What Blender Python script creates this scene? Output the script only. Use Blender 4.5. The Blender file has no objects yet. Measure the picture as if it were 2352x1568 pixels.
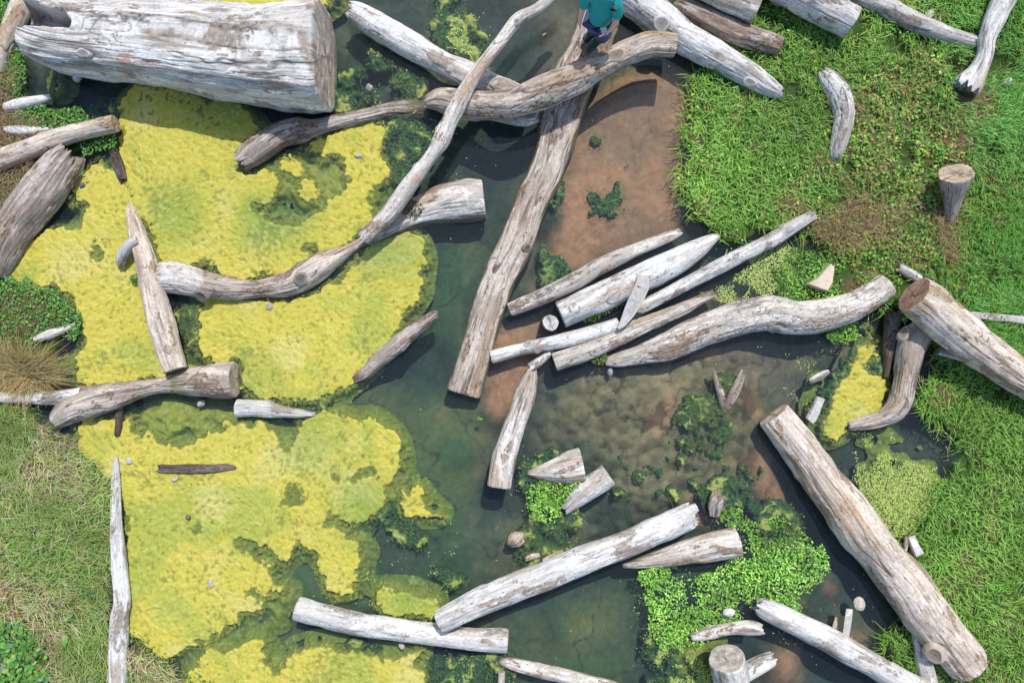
import bpy, math, random
import numpy as np
from mathutils import Vector

# ------------------------------------------------------------------ camera, light, exposure
scene = bpy.context.scene
H = 11.0            # height of the drone above the pond
PM = 147.0          # plan units (2352 x 1568 plan of the pond) per metre at water level
CX, CY = 1176.0, 784.0
col = scene.collection

cam_d = bpy.data.cameras.new("camera")
cam = bpy.data.objects.new("camera", cam_d); col.objects.link(cam)
cam.location = (0, 0, H); cam.rotation_euler = (0, 0, 0)
cam_d.sensor_fit = 'HORIZONTAL'; cam_d.angle = 2 * math.atan(8.0 / H)
cam_d.clip_start = 0.1; cam_d.clip_end = 1000
scene.camera = cam

SUN_EL = math.radians(56)
sx, sy = 0.30, 0.954                     # horizontal direction TOWARDS the sun (up the picture, a little right)
world = bpy.data.worlds.new("World"); scene.world = world; world.use_nodes = True
wn = world.node_tree.nodes; wl = world.node_tree.links
bg = wn.get("Background") or wn.new("ShaderNodeBackground")
sky = wn.new("ShaderNodeTexSky"); sky.sky_type = 'NISHITA'; sky.sun_disc = False
sky.sun_elevation = SUN_EL; sky.sun_rotation = math.atan2(sx, sy)
wl.new(sky.outputs[0], bg.inputs[0]); bg.inputs[1].default_value = 0.15
sun_d = bpy.data.lights.new("sun", 'SUN'); sun_d.energy = 3.0; sun_d.angle = math.radians(0.6)
sun_d.color = (1.0, 0.965, 0.90)
sun = bpy.data.objects.new("sun", sun_d); col.objects.link(sun)
sd = Vector((sx * math.cos(SUN_EL), sy * math.cos(SUN_EL), math.sin(SUN_EL)))
sun.rotation_euler = sd.to_track_quat('Z', 'Y').to_euler(); sun.location = sd * 30
scene.view_settings.view_transform = 'Standard'; scene.view_settings.look = 'None'
scene.view_settings.exposure = 0.38; scene.view_settings.gamma = 1.0

# ------------------------------------------------------------------ helpers
def W(x, y, z=0.0):
    f = (H - z) / H
    return ((x - CX) / PM * f, (CY - y) / PM * f, z)

def tag(o, label=None, cat=None, group=None, kind=None):
    if label: o['label'] = label
    if cat: o['category'] = cat
    if group: o['group'] = group
    if kind: o['kind'] = kind
    return o

def nt(name):
    m = bpy.data.materials.new(name); m.use_nodes = True
    n = m.node_tree.nodes; n.clear()
    return m, n, m.node_tree.links

def mesh_obj(name, V, F, mat, colr=None, guv=None, parent=None, smooth=True, F3=None):
    """fast mesh: V (n,3), F (m,4) quads, F3 (k,3) triangles, point colours, point coordinates"""
    V = np.asarray(V, np.float32); F = np.asarray(F, np.int32).reshape(-1, 4)
    nq = len(F); n3 = 0 if F3 is None else len(F3)
    me = bpy.data.meshes.new(name)
    me.vertices.add(len(V)); me.vertices.foreach_set("co", V.ravel())
    loops = F.ravel() if n3 == 0 else np.concatenate([F.ravel(), np.asarray(F3, np.int32).ravel()])
    me.loops.add(len(loops)); me.loops.foreach_set("vertex_index", loops)
    me.polygons.add(nq + n3)
    st = np.arange(nq) * 4
    if n3: st = np.concatenate([st, nq * 4 + np.arange(n3) * 3])
    me.polygons.foreach_set("loop_start", st.astype(np.int32))
    me.polygons.foreach_set("use_smooth", np.full(nq + n3, bool(smooth)))
    if colr is not None:
        a = me.color_attributes.new("Col", 'FLOAT_COLOR', 'POINT')
        c = np.ones((len(V), 4), np.float32); c[:, :3] = np.clip(colr, 0, 1)
        a.data.foreach_set("color", c.ravel())
    if guv is not None:
        a = me.attributes.new("guv", 'FLOAT_VECTOR', 'POINT')
        a.data.foreach_set("vector", np.asarray(guv, np.float32).ravel())
    me.update(calc_edges=True); me.validate()
    if mat: me.materials.append(mat)
    o = bpy.data.objects.new(name, me); col.objects.link(o)
    if parent: o.parent = parent
    return o

def fnoise(shape, s0, s1, seed):
    """periodic gaussian noise, correlation lengths s0, s1 in cells, unit variance"""
    r = np.random.RandomState(seed).randn(*shape)
    f0 = np.fft.fftfreq(shape[0])[:, None]; f1 = np.fft.rfftfreq(shape[1])[None, :]
    g = np.exp(-2 * (math.pi ** 2) * ((f0 * s0) ** 2 + (f1 * s1) ** 2))
    o = np.fft.irfft2(np.fft.rfft2(r) * g, shape)
    o -= o.mean()
    return o / (o.std() + 1e-9)

def blur(a, s):
    f0 = np.fft.fftfreq(a.shape[0])[:, None]; f1 = np.fft.rfftfreq(a.shape[1])[None, :]
    g = np.exp(-2 * (math.pi ** 2) * (s * s) * (f0 ** 2 + f1 ** 2))
    return np.fft.irfft2(np.fft.rfft2(a) * g, a.shape)

def sst(a, b, x):
    t = np.clip((x - a) / (b - a), 0, 1); return t * t * (3 - 2 * t)

def mixc(c0, c1, t):
    return c0 * (1 - t[..., None]) + np.asarray(c1) * t[..., None]

# ------------------------------------------------------------------ plan of the pond as fields
ST = 2.2
GX = np.arange(-330, 2690, ST); GY = np.arange(-270, 1840, ST)
NX, NY = len(GX), len(GY); SH = (NY, NX)
XX, YY = np.meshgrid(GX, GY)
wx = XX + 7 * fnoise(SH, 9, 9, 1) + 3 * fnoise(SH, 3, 3, 2)
wy = YY + 7 * fnoise(SH, 9, 9, 3) + 3 * fnoise(SH, 3, 3, 4)

def poly(pts, out, val=1.0, warp=True):
    p = np.array(pts, float)
    m = 40
    j0 = max(0, int((p[:, 0].min() - m - GX[0]) / ST)); j1 = min(NX, int((p[:, 0].max() + m - GX[0]) / ST) + 1)
    i0 = max(0, int((p[:, 1].min() - m - GY[0]) / ST)); i1 = min(NY, int((p[:, 1].max() + m - GY[0]) / ST) + 1)
    x = (wx if warp else XX)[i0:i1, j0:j1]; y = (wy if warp else YY)[i0:i1, j0:j1]
    ins = np.zeros(x.shape, bool)
    for k in range(len(p)):
        ax, ay = p[k]; bx, by = p[(k + 1) % len(p)]
        if ay == by: continue
        c = ((ay > y) != (by > y)) & (x < (bx - ax) * (y - ay) / (by - ay) + ax)
        ins ^= c
    out[i0:i1, j0:j1][ins] = val
    return out

def field(polys, s=3.0, holes=()):
    a = np.zeros(SH)
    for p in polys: poly(p, a)
    for p in holes: poly(p, a, 0.0)
    return np.clip(blur(a, s), 0, 1)

def circ(x, y, r, ry=None, n=14):
    ry = ry or r
    return [(x + r * math.cos(6.2832 * k / n), y + ry * math.sin(6.2832 * k / n)) for k in range(n)]

def at(f, x, y):
    j = np.clip(((np.asarray(x) - GX[0]) / ST).astype(int), 0, NX - 1)
    i = np.clip(((np.asarray(y) - GY[0]) / ST).astype(int), 0, NY - 1)
    return f[i, j]

n_lo = fnoise(SH, 40, 40, 11); n_md = fnoise(SH, 12, 12, 12); n_sm = fnoise(SH, 4, 4, 13); n_xs = fnoise(SH, 1.3, 1.3, 14)

# --- yellow floating algae
ALG = [
 [(275,245),(292,200),(330,188),(420,192),(440,215),(480,238),(540,245),(575,268),(585,305),(548,330),(545,360),(560,405),(612,400),
  (650,372),(705,340),(730,318),(800,290),(865,272),(874,320),(884,385),(876,440),(852,470),(858,520),(822,560),(775,592),(742,610),(700,600),(640,645),
  (560,640),(500,615),(470,602),(370,600),(345,560),(325,500),(300,465),(292,420),(280,395),(282,310)],
 [(235,395),(290,400),(300,470),(315,560),(345,640),(352,740),(372,860),(330,880),(240,885),(180,890),(175,850),(190,790),(200,720),(130,650),(60,650),
  (15,640),(20,605),(60,565),(130,535),(190,520),(200,470)],
 [(205,400),(235,370),(262,392),(230,440),(190,468),(155,460),(170,430)],
 [(480,690),(465,760),(450,815),(480,840),(545,836),(548,905),(600,918),(640,925),(690,936),(720,922),(790,898),(840,850),(868,822),(905,775),(950,725),
  (972,650),(976,590),(960,545),(920,528),(870,548),(835,590),(780,632),(735,662),(640,690),(540,690)],
 [(171, 987), (210, 972), (263, 950), (306, 935), (293, 970), (302, 994), (326, 978), (343, 994), (420, 1019), (473, 1000), (525, 972), (560, 992), (613, 972), (632, 1005), (655, 1036), (670, 1003), (696, 972), (744, 950), (793, 964), (839, 970), (848, 940), (856, 972), (902, 996), (907, 1047), (930, 1082), (924, 1104), (883, 1110), (860, 1086), (819, 1089), (793, 1126), (775, 1147), (762, 1189), (737, 1203), (764, 1222), (819, 1252), (832, 1309), (819, 1344), (779, 1376), (755, 1362), (746, 1318), (714, 1274), (694, 1238), (674, 1261), (663, 1292), (632, 1288), (617, 1267), (560, 1238), (550, 1248), (569, 1274), (613, 1302), (652, 1362), (613, 1372), (569, 1349), (560, 1366), (609, 1397), (569, 1407), (525, 1434), (490, 1469), (438, 1486), (385, 1513), (302, 1476), (289, 1397), (278, 1178), (250, 1110), (210, 1086)],
 [(412, 1625), (429, 1569), (455, 1535), (490, 1495), (560, 1478), (604, 1480), (602, 1528), (627, 1548), (683, 1485), (744, 1476), (806, 1495), (876, 1528), (919, 1518), (981, 1511), (976, 1525), (946, 1539), (968, 1569), (955, 1625)],
 [(779, 1134), (814, 1101), (883, 1121), (880, 1161), (841, 1196), (788, 1203), (772, 1178)],
 [(940,1122),(975,1150),(1022,1185),(990,1200),(935,1192),(912,1155)],
 [(430,-80),(428,-5),(450,22),(560,30),(735,24),(775,-10),(770,-80)],
 [(1982,762),(2002,756),(2002,800),(1990,850),(2006,868),(2030,885),(2044,915),(2018,948),(1968,968),(1950,985),(1925,1015),(1902,1010),(1898,975),(1915,950),(1920,905),(1945,860),(1966,815)],
 [(108,170),(148,165),(145,200),(130,215),(112,195)],
 [(868,1360),(930,1352),(990,1375),(1005,1410),(985,1432),(920,1420),(868,1400)],
]
HOLES = [
 [(585,478),(600,455),(628,462),(640,430),(622,395),(660,372),(712,348),(785,352),(800,385),(798,430),(765,470),(715,500),(665,520),(620,505)],
 circ(218,582,20,22), circ(712,580,17,12),
 [(646, 1106), (661, 1110), (683, 1152), (679, 1169), (644, 1165)],
 [(740, 1073), (766, 1086), (788, 1092), (771, 1098), (744, 1086)],
 [(438, 1200), (451, 1213), (468, 1220), (455, 1225), (438, 1213)],
]
ISL = [[(640,378),(668,372),(700,405),(728,425),(742,452),(715,462),(690,450),(672,420),(650,405)]]
alg0 = field(ALG, 2.6, HOLES); alg0 = np.maximum(alg0, field(ISL, 3.5) * 0.9)
ab_ = np.clip(blur(alg0, 4), 0, 1); ae = np.clip(4 * ab_ * (1 - ab_), 0, 1)
A = alg0 + (0.24 * n_sm + 0.20 * n_xs + 0.14 * n_md) * ae + 0.22 * (np.clip(blur(alg0, 7), 0, 1) - 0.3) * (1 - alg0)
wide = np.clip(blur(alg0, 9), 0, 1)               # a submerged skirt round each mat

# --- green weed, mostly just under the surface
rw = np.random.RandomState(77)
WEED = [circ(rw.uniform(1420,1750), rw.uniform(1040,1195), rw.uniform(4,13), rw.uniform(4,12)) for k in range(55)] + [circ(rw.uniform(1560,1690), rw.uniform(915,1050), rw.uniform(8,22), rw.uniform(8,22)) for k in range(22)] + [circ(rw.uniform(1190,1340), rw.uniform(1080,1300), rw.uniform(5,14), rw.uniform(5,14)) for k in range(25)] + [
 [(1000,0),(1080,-20),(1105,40),(1120,100),(1125,150),(1075,185),(1045,130),(1005,110),(990,50)],
 [(810,150),(850,165),(845,215),(850,245),(800,262),(772,250),(770,200)], [(830,100),(890,95),(920,140),(880,170),(840,150)],
 [(900,180),(935,165),(975,190),(960,260),(940,280),(905,240)], [(880,290),(930,270),(1000,300),(980,390),(930,430),(880,420),(870,340)],
 [(1575,925),(1605,915),(1630,935),(1665,940),(1685,985),(1670,1025),(1640,1015),(1610,1045),(1580,1050),(1560,1010),(1570,960)],
 [(1640,870),(1690,850),(1700,890),(1660,960),(1640,910)], [(1600,1120),(1680,1090),(1720,1130),(1690,1170),(1620,1180)],
 [(1210,1075),(1270,1035),(1335,1030),(1340,1050),(1250,1075),(1215,1095)],
 [(1720,1175),(1780,1150),(1830,1180),(1850,1215),(1760,1215)], [(1220,1190),(1300,1160),(1330,1200),(1300,1230),(1330,1290),(1240,1290),(1180,1300),(1200,1230)],
 [(870,1130),(930,1180),(990,1240),(960,1260),(880,1250),(820,1215)], [(1010,1300),(1045,1290),(1070,1330),(1040,1350)],
 [(765,1460),(850,1480),(875,1520),(820,1520),(780,1490)], [(690,910),(780,900),(760,945),(720,1000),(690,1000),(700,950)],
 [(855,540),(900,525),(955,545),(970,590),(900,600),(850,590)], [(560,470),(600,480),(660,520),(650,560),(600,540)],
 [(1250,560),(1290,590),(1310,640),(1290,690),(1240,640)], [(1270,420),(1310,400),(1300,480),(1265,500)],
 [(1340,430),(1375,425),(1380,500),(1340,510)], [(1385,440),(1412,420),(1422,470),(1400,505),(1380,480)], circ(1372,324,13,9), circ(1413,422,10,10), circ(1442,473,10,7),
 [(1960,780),(2040,780),(2060,900),(1900,1010),(1860,960)], [(1480,1500),(1530,1420),(1560,1520),(1600,1560),(1560,1600),(1490,1600)],
 [(1110,1500),(1180,1500),(1190,1560),(1120,1600),(980,1600),(1000,1520)], [(540,850),(620,850),(620,900),(560,900)], [(480,690),(420,700),(400,760),(440,830),(480,830)],
 [(250,330),(310,350),(300,400),(250,410)], [(270,220),(190,250),(200,320),(270,330)], [(360,790),(450,800),(460,850),(430,860)],
]
weed0 = field(WEED, 2.5)

# --- land and planting
LANDR = [(1625,150),(1585,190),(1572,300),(1570,440),(1585,500),(1660,552),(1700,560),(1775,535),(1850,505),(1890,560),(1890,610),(1850,660),(1840,690),(1990,690),(2050,710),
         (2110,745),(2180,830),(2120,900),(2125,945),(2185,985),(2215,1015),(2175,1090),(2150,1170),(2120,1230),(2085,1262),(2085,1350),(2120,1430),(2040,1450),(2040,1505),(2090,1545),(2140,1600),(2150,2100),
         (3000,2100),(3000,-600),(1560,-600),(1560,20),(1620,50)]
LANDL = [(-600,930),(60,935),(125,985),(170,1010),(205,1055),(250,1110),(258,1300),(258,1480),(300,1480),(400,1540),(410,1600),(420,2100),(-600,2100)]
LANDL2 = [(-600,640),(10,645),(90,665),(130,700),(150,760),(150,800),(90,850),(60,935),(-600,930)]
LANDL3 = [(-600,-600),(30,-600),(35,20),(50,110),(62,190),(90,225),(210,270),(240,310),(190,345),(60,420),(0,520),(-20,620),(-600,640)]
land = field([LANDR, LANDL, LANDL2, LANDL3], 4.0)
CRESS = [[(1445,1312),(1500,1300),(1640,1300),(1704,1285),(1702,1225),(1640,1190),(1655,1165),(1700,1180),(1740,1195),(1800,1180),(1850,1225),(1895,1260),(1885,1330),(1850,1392),(1790,1420),(1740,1395),
          (1700,1440),(1600,1470),(1575,1500),(1540,1495),(1500,1450),(1494,1400),(1490,1345)],
         [(1795,680),(1770,640),(1850,560),(1900,530),(1940,590),(2000,640),(1980,700),(1900,715),(1830,720)],
         [(1310,748),(1340,722),(1380,705),(1440,692),(1436,712),(1400,738),(1340,756)],
         [(1222,1118),(1260,1105),(1345,1108),(1350,1135),(1320,1160),(1270,1200),(1235,1190),(1212,1150)],
         [(1895,735),(1960,730),(1975,755),(1955,790),(1905,800)],
         [(2078,700),(2060,690),(2095,640),(2075,620),(2040,640),(2050,720),(2080,740)]]
cress = field(CRESS, 2.5)
HERB = [[(1900,240),(1960,180),(2060,120),(2150,80),(2240,120),(2240,280),(2230,420),(2170,520),(2130,640),(2060,620),(1990,640),(1900,580),(1870,500),(1930,420)]]
herb = np.clip(field(HERB, 10) + 0.18 * n_md, 0, 1)
DRYP = [[(1890,500),(1930,450),(2030,440),(2090,490),(2080,540),(2000,545),(1950,575),(1905,550)], [(2240,180),(2290,190),(2280,290),(2240,320)], [(2150,470),(2210,500),(2190,610),(2150,600)], [(2110,40),(2180,0),(2190,60),(2150,60)],
        [(2010,350),(2090,400),(2060,430)], [(1570,20),(1640,20),(1720,60),(1700,80),(1610,50)]]
dryp = np.clip(field(DRYP, 6), 0, 1)
LEAFL = [[(-40,640),(60,632),(130,655),(165,700),(190,735),(170,790),(120,760),(60,800),(-40,790)], [(40,200),(100,240),(180,250),(220,285),(180,325),(90,300),(40,290)],
         [(20,60),(40,120),(70,180),(60,215),(10,230),(-60,200),(-60,60)], [(-40,1440),(40,1420),(100,1480),(110,1600),(-40,1640)], [(-30,-30),(30,-30),(28,30),(0,50),(-40,60)],
         [(150,340),(270,300),(275,340),(200,365)]]
leafl = field(LEAFL, 3)
LEAFS = [[(295,1450),(330,1450),(370,1500),(420,1540),(520,1560),(520,1620),(300,1620)]]
leafs = field(LEAFS, 5)
DRYL = [[(-60,220),(30,215),(60,260),(110,320),(100,350),(0,420),(-60,560)], [(0,130),(30,150),(40,230),(-60,240),(-60,120)], [(10,400),(70,380),(60,450),(0,520)]]
dryl = field(DRYL, 4)
DUCK = [[(1640,690),(1680,640),(1740,600),(1800,560),(1840,580),(1820,640),(1790,680),(1700,690)],
        [(1925,1012),(1990,985),(2060,1008),(2150,1045),(2170,1120),(2140,1205),(2085,1245),(2030,1205),(1985,1140),(1950,1085)],
        [(1030,35),(1080,40),(1085,80),(1120,100),(1110,130),(1060,120),(1025,90)],
        [(1500,1460),(1560,1500),(1640,1520),(1700,1530),(1690,1600),(1500,1600),(1520,1560)]]
duck = field(DUCK, 6)
DUCK2 = [[(1620,560),(1860,540),(1840,700),(1620,700)], [(1880,960),(2180,960),(2200,1240),(1990,1250)], [(1000,0),(1130,0),(1140,180),(1020,160)],
         [(1430,1300),(1520,1320),(1600,1500),(1700,1480),(1900,1400),(1910,1250),(1700,1150),(1780,1150),(1920,1230),(1920,1420),(1760,1500),(1700,1600),(1480,1600)],
         [(870,280),(1040,260),(1080,400),(960,460),(870,440)], [(820,80),(960,100),(960,260),(780,260)], [(960,1500),(1190,1500),(1190,1600),(980,1600)], [(1190,1050),(1360,1100),(1300,1300),(1180,1280)],
         [(1780,800),(1960,790),(1880,1000),(1800,900)], [(640,1380),(860,1300),(1000,1260),(940,1100),(1040,1120),(1060,1380),(900,1400)]]
duck2 = field(DUCK2, 12)

# --- bed of the pond
SAND = [[(1375,195),(1440,150),(1530,140),(1590,180),(1580,300),(1580,500),(1540,540),(1440,560),(1365,600),(1320,655),(1260,700),(1230,680),(1280,560),(1285,470),(1300,380),(1330,280)],
        [(1500,935),(1525,930),(1548,965),(1520,1000),(1490,995)], [(1130,760),(1260,720),(1280,800),(1220,900),(1160,980),(1110,960)],
        [(1680,800),(1720,850),(1760,900),(1740,1000),(1700,920),(1720,860)], [(1560,880-70),(1700,800),(1690,825),(1580,840)],
        [(1090,1060),(1125,1050),(1120,1110),(1095,1100)], [(1000,960),(1030,965),(1025,980),(1000,975)], [(1560,1170),(1660,1160),(1640,1220),(1580,1210)], [(1300,1260),(1320,1240),(1330,1260),(1320,1290)],
        [(1700,1080),(1760,1000),(1790,1100),(1830,1180),(1740,1160)], [(1890,1330),(1940,1320),(1960,1380),(1910,1400)], [(1960,1480),(2030,1480),(2020,1520),(1970,1515)], [(1770,1500),(1860,1480),(1870,1600),(1760,1600)],
        [(1210,1310-20),(1330,1250),(1300,1280),(1215,1310)]]
sand = field(SAND, 9)
COB = [[(1230,900),(1300,850),(1480,840),(1620,820),(1720,880),(1760,1000),(1720,1150),(1600,1190),(1440,1180),(1400,1060),(1330,1010),(1220,1040),(1190,1020)]]
cob = field(COB, 12)
GREENB = [[(980,560),(1080,500),(1120,620),(1050,760),(1000,900),(1120,960),(1100,1060),(1100,1230),(1060,1400),(860,1420),(700,1460),(560,1460),(640,1290),(860,1180),(920,960),(780,900),(960,720)],
          [(1180,1440),(1480,1330),(1520,1600),(1150,1600)], [(560,1000),(330,930),(560,920)], [(980,290),(1060,300),(1100,420),(1000,440)]]
greenb = field(GREENB, 16)
OLIVE = [[(700,900),(960,880),(1100,960),(1110,1090),(1060,1180),(940,1110),(900,960)], [(290,930),(420,900),(460,1010),(300,1020)], [(590,1280),(640,1300),(680,1340),(660,1480),(560,1480)], [(130,740),(190,740),(190,860),(140,860)],
         [(1200,1400),(1440,1380),(1460,1540),(1230,1500)]]
olive = field(OLIVE, 14)
DEEP = [[(60,130),(300,180),(640,235),(770,255),(700,280),(560,300),(520,240),(300,195),(220,260),(80,220)], [(800,0),(990,10),(1000,110),(1080,180),(1180,200),(1290,30),(1180,-40),(800,-40)],
        [(1060,290),(1230,290),(1200,420),(1130,500),(1000,520),(1060,420)], [(1420,30),(1480,60),(1600,130),(1520,140),(1430,60)], [(1760,1000),(1830,1090),(1990,1330),(2080,1440),(2000,1460),(1900,1280),(1800,1140)],
        [(1240,850),(1380,830),(1240,980),(1180,1120),(1110,1240),(1090,1130),(1170,1000)], [(1180,1400),(1400,1300),(1560,1290),(1400,1370),(1200,1450)], [(1700,1480),(1760,1440),(2000,1540),(2080,1620),(1700,1620)],
        [(1280,800),(1360,780),(1300,900),(1250,900)], [(2010,740),(2140,780),(2120,900),(2060,900),(2010,800)], [(2060,960),(2200,980),(2210,1020),(2090,1010)], [(100,480),(200,470),(190,530),(60,560)],
        [(400,690),(480,690),(470,800),(430,830)], [(680,1420),(1000,1470),(1170,1510),(900,1510),(640,1500)], [(560,900),(700,950),(690,990),(560,985),(430,960),(440,920)], [(860,850),(1000,760),(1030,720),(1040,900),(900,960)]]
deep = field(DEEP, 12)

# ------------------------------------------------------------------ materials
def simple_mat(name, c, rough=0.8, spec=0.25, bump=0.0, scale=60, var=0.25):
    m, n, l = nt(name)
    o = n.new("ShaderNodeOutputMaterial"); b = n.new("ShaderNodeBsdfPrincipled")
    l.new(b.outputs[0], o.inputs[0]); b.inputs["Roughness"].default_value = rough
    b.inputs["Specular IOR Level"].default_value = spec
    tc = n.new("ShaderNodeTexCoord"); no = n.new("ShaderNodeTexNoise"); no.inputs["Scale"].default_value = scale
    no.inputs["Detail"].default_value = 6; l.new(tc.outputs["Object"], no.inputs["Vector"])
    mp = n.new("ShaderNodeMapRange"); mp.inputs[3].default_value = 1 - var; mp.inputs[4].default_value = 1 + var
    l.new(no.outputs[0], mp.inputs[0])
    mx = n.new("ShaderNodeMix"); mx.data_type = 'RGBA'; mx.blend_type = 'MULTIPLY'; mx.inputs[0].default_value = 1
    mx.inputs[6].default_value = (*c, 1); l.new(mp.outputs[0], mx.inputs[7]); l.new(mx.outputs[2], b.inputs["Base Color"])
    if bump:
        bp = n.new("ShaderNodeBump"); bp.inputs["Strength"].default_value = 0.6; bp.inputs["Distance"].default_value = bump
        l.new(no.outputs[0], bp.inputs["Height"]); l.new(bp.outputs[0], b.inputs["Normal"])
    return m

def vcol_mat(name, rough=0.85, spec=0.2, coord=None, scale=(1, 1, 1), nscale=80, var=0.3, bump=0.004, transl=0.0, detail=5):
    """base colour from the mesh's own colours, varied by procedural noise"""
    m, n, l = nt(name)
    o = n.new("ShaderNodeOutputMaterial"); b = n.new("ShaderNodeBsdfPrincipled")
    b.inputs["Roughness"].default_value = rough; b.inputs["Specular IOR Level"].default_value = spec
    at_ = n.new("ShaderNodeAttribute"); at_.attribute_name = "Col"
    if nscale:
        if coord: ta = n.new("ShaderNodeAttribute"); ta.attribute_name = coord; vo = ta.outputs["Vector"]
        else: ta = n.new("ShaderNodeNewGeometry"); vo = ta.outputs["Position"]
        mp0 = n.new("ShaderNodeMapping"); mp0.inputs["Scale"].default_value = scale; l.new(vo, mp0.inputs[0])
        no = n.new("ShaderNodeTexNoise"); no.inputs["Scale"].default_value = nscale; no.inputs["Detail"].default_value = detail
        no.inputs["Roughness"].default_value = 0.65
        l.new(mp0.outputs[0], no.inputs["Vector"])
        mr = n.new("ShaderNodeMapRange"); mr.inputs[1].default_value = 0.3; mr.inputs[2].default_value = 0.7
        mr.inputs[3].default_value = 1 - var; mr.inputs[4].default_value = 1 + var; l.new(no.outputs[0], mr.inputs[0])
        mx = n.new("ShaderNodeMix"); mx.data_type = 'RGBA'; mx.blend_type = 'MULTIPLY'; mx.inputs[0].default_value = 1
        l.new(at_.outputs["Color"], mx.inputs[6]); l.new(mr.outputs[0], mx.inputs[7]); cs = mx.outputs[2]
        if bump:
            bp = n.new("ShaderNodeBump"); bp.inputs["Strength"].default_value = 0.7; bp.inputs["Distance"].default_value = bump
            l.new(no.outputs[0], bp.inputs["Height"]); l.new(bp.outputs[0], b.inputs["Normal"])
    else: cs = at_.outputs["Color"]
    l.new(cs, b.inputs["Base Color"])
    if transl:
        t = n.new("ShaderNodeBsdfTranslucent"); l.new(cs, t.inputs[0]); ms = n.new("ShaderNodeMixShader"); ms.inputs[0].default_value = transl
        l.new(b.outputs[0], ms.inputs[1]); l.new(t.outputs[0], ms.inputs[2]); l.new(ms.outputs[0], o.inputs[0])
    else: l.new(b.outputs[0], o.inputs[0])
    return m

M_bed = vcol_mat("bed_mud", rough=0.9, spec=0.1, nscale=9, var=0.16, bump=0.02, detail=8)
M_alg = vcol_mat("algae_fibre", rough=0.8, spec=0.25, nscale=70, var=0.26, bump=0.007, detail=8)
M_wood = vcol_mat("weathered_wood", rough=0.85, spec=0.2, coord="guv", scale=(1.0, 8, 1), nscale=18, var=0.30, bump=0.006, detail=8)
M_end = vcol_mat("sawn_end_grain", rough=0.85, spec=0.2, nscale=60, var=0.15, bump=0.003)
M_leaf = vcol_mat("leaf_green", rough=0.5, spec=0.4, nscale=0, transl=0.3)
M_dry = vcol_mat("dry_stem", rough=0.8, spec=0.2, nscale=0, transl=0.15)
M_stone = vcol_mat("pebble_stone", rough=0.8, nscale=40, var=0.25, bump=0.004)

# water: clear surface with fresnel reflection and a little suspended silt; absorption in the body
def water_mat():
    m, n, l = nt("pond_water")
    o = n.new("ShaderNodeOutputMaterial")
    tr = n.new("ShaderNodeBsdfTransparent"); tr.inputs[0].default_value = (0.93, 0.97, 0.97, 1)
    df = n.new("ShaderNodeBsdfDiffuse"); df.inputs[0].default_value = (0.26, 0.33, 0.40, 1)
    m1 = n.new("ShaderNodeMixShader"); m1.inputs[0].default_value = 0.042
    l.new(tr.outputs[0], m1.inputs[1]); l.new(df.outputs[0], m1.inputs[2])
    gl = n.new("ShaderNodeBsdfGlossy"); gl.inputs["Roughness"].default_value = 0.03
    fr = n.new("ShaderNodeFresnel"); fr.inputs[0].default_value = 1.34
    tc = n.new("ShaderNodeNewGeometry"); no = n.new("ShaderNodeTexNoise"); no.inputs["Scale"].default_value = 5; no.inputs["Detail"].default_value = 3
    l.new(tc.outputs["Position"], no.inputs["Vector"])
    bp = n.new("ShaderNodeBump"); bp.inputs["Strength"].default_value = 0.25; bp.inputs["Distance"].default_value = 0.01
    l.new(no.outputs[0], bp.inputs["Height"]); l.new(bp.outputs[0], gl.inputs["Normal"]); l.new(bp.outputs[0], fr.inputs["Normal"])
    m2 = n.new("ShaderNodeMixShader"); l.new(fr.outputs[0], m2.inputs[0]); l.new(m1.outputs[0], m2.inputs[1]); l.new(gl.outputs[0], m2.inputs[2])
    l.new(m2.outputs[0], o.inputs[0])
    va = n.new("ShaderNodeVolumeAbsorption"); va.inputs[0].default_value = (0.45, 0.74, 0.72, 1); va.inputs[1].default_value = 1.1
    l.new(va.outputs[0], o.inputs["Volume"])
    return m
M_water = water_mat()

# ------------------------------------------------------------------ ground (pond bed and banks)
depth = -0.30 - 0.05 * n_lo - 0.03 * n_md
depth = depth * (1 - sand) + (-0.17 - 0.012 * n_md - 0.006 * n_sm - 0.02 * n_lo) * sand
depth = depth * (1 - cob) + (-0.20 - 0.02 * n_md) * cob
depth = depth - 0.22 * deep * (1 - sand)
bankz = 0.07 + 0.03 * n_md * 0.6 + 0.02 * n_sm * 0.5
lm = sst(0.3, 0.75, land)
TZ = depth * (1 - lm) + bankz * lm
TZ = TZ - 0.06 * (1 - lm) * weed0 * 0
# submerged stones on the bed
rs = np.random.RandomState(5)
stone_mask = np.zeros(SH); stc = np.zeros(SH)
def dome(x, y, r, h, e=1.0, a=0.0):
    j = int((x - GX[0]) / ST); i = int((y - GY[0]) / ST); k = int(r * 1.3 / ST) + 2
    if i < k or j < k or i > NY - k - 1 or j > NX - k - 1: return
    sl = (slice(i - k, i + k + 1), slice(j - k, j + k + 1))
    dx = XX[sl] - x; dy = YY[sl] - y
    u = (dx * math.cos(a) + dy * math.sin(a)) / r; v = (-dx * math.sin(a) + dy * math.cos(a)) / (r * e)
    q = np.clip(1 - (u * u + v * v), 0, 1) ** 0.45
    hh = q * h
    up = hh > stone_mask[sl]
    stone_mask[sl] = np.where(up, hh, stone_mask[sl]); stc[sl] = np.where(up & (q > 0.1), rs_t[0], stc[sl])
rs_t = [0]
for k in range(1700):
    x = rs.uniform(1180, 1800); y = rs.uniform(800, 1300)
    if rs.rand() < at(cob, x, y) ** 0.7 + 0.03 and at(sand, x, y) < 0.35:
        rs_t[0] = rs.uniform(-1, 1); r_ = rs.uniform(5, 19) ** 1.0
        dome(x, y, r_, r_ * 0.0034, rs.uniform(0.6, 1), rs.uniform(0, 3))
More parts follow.
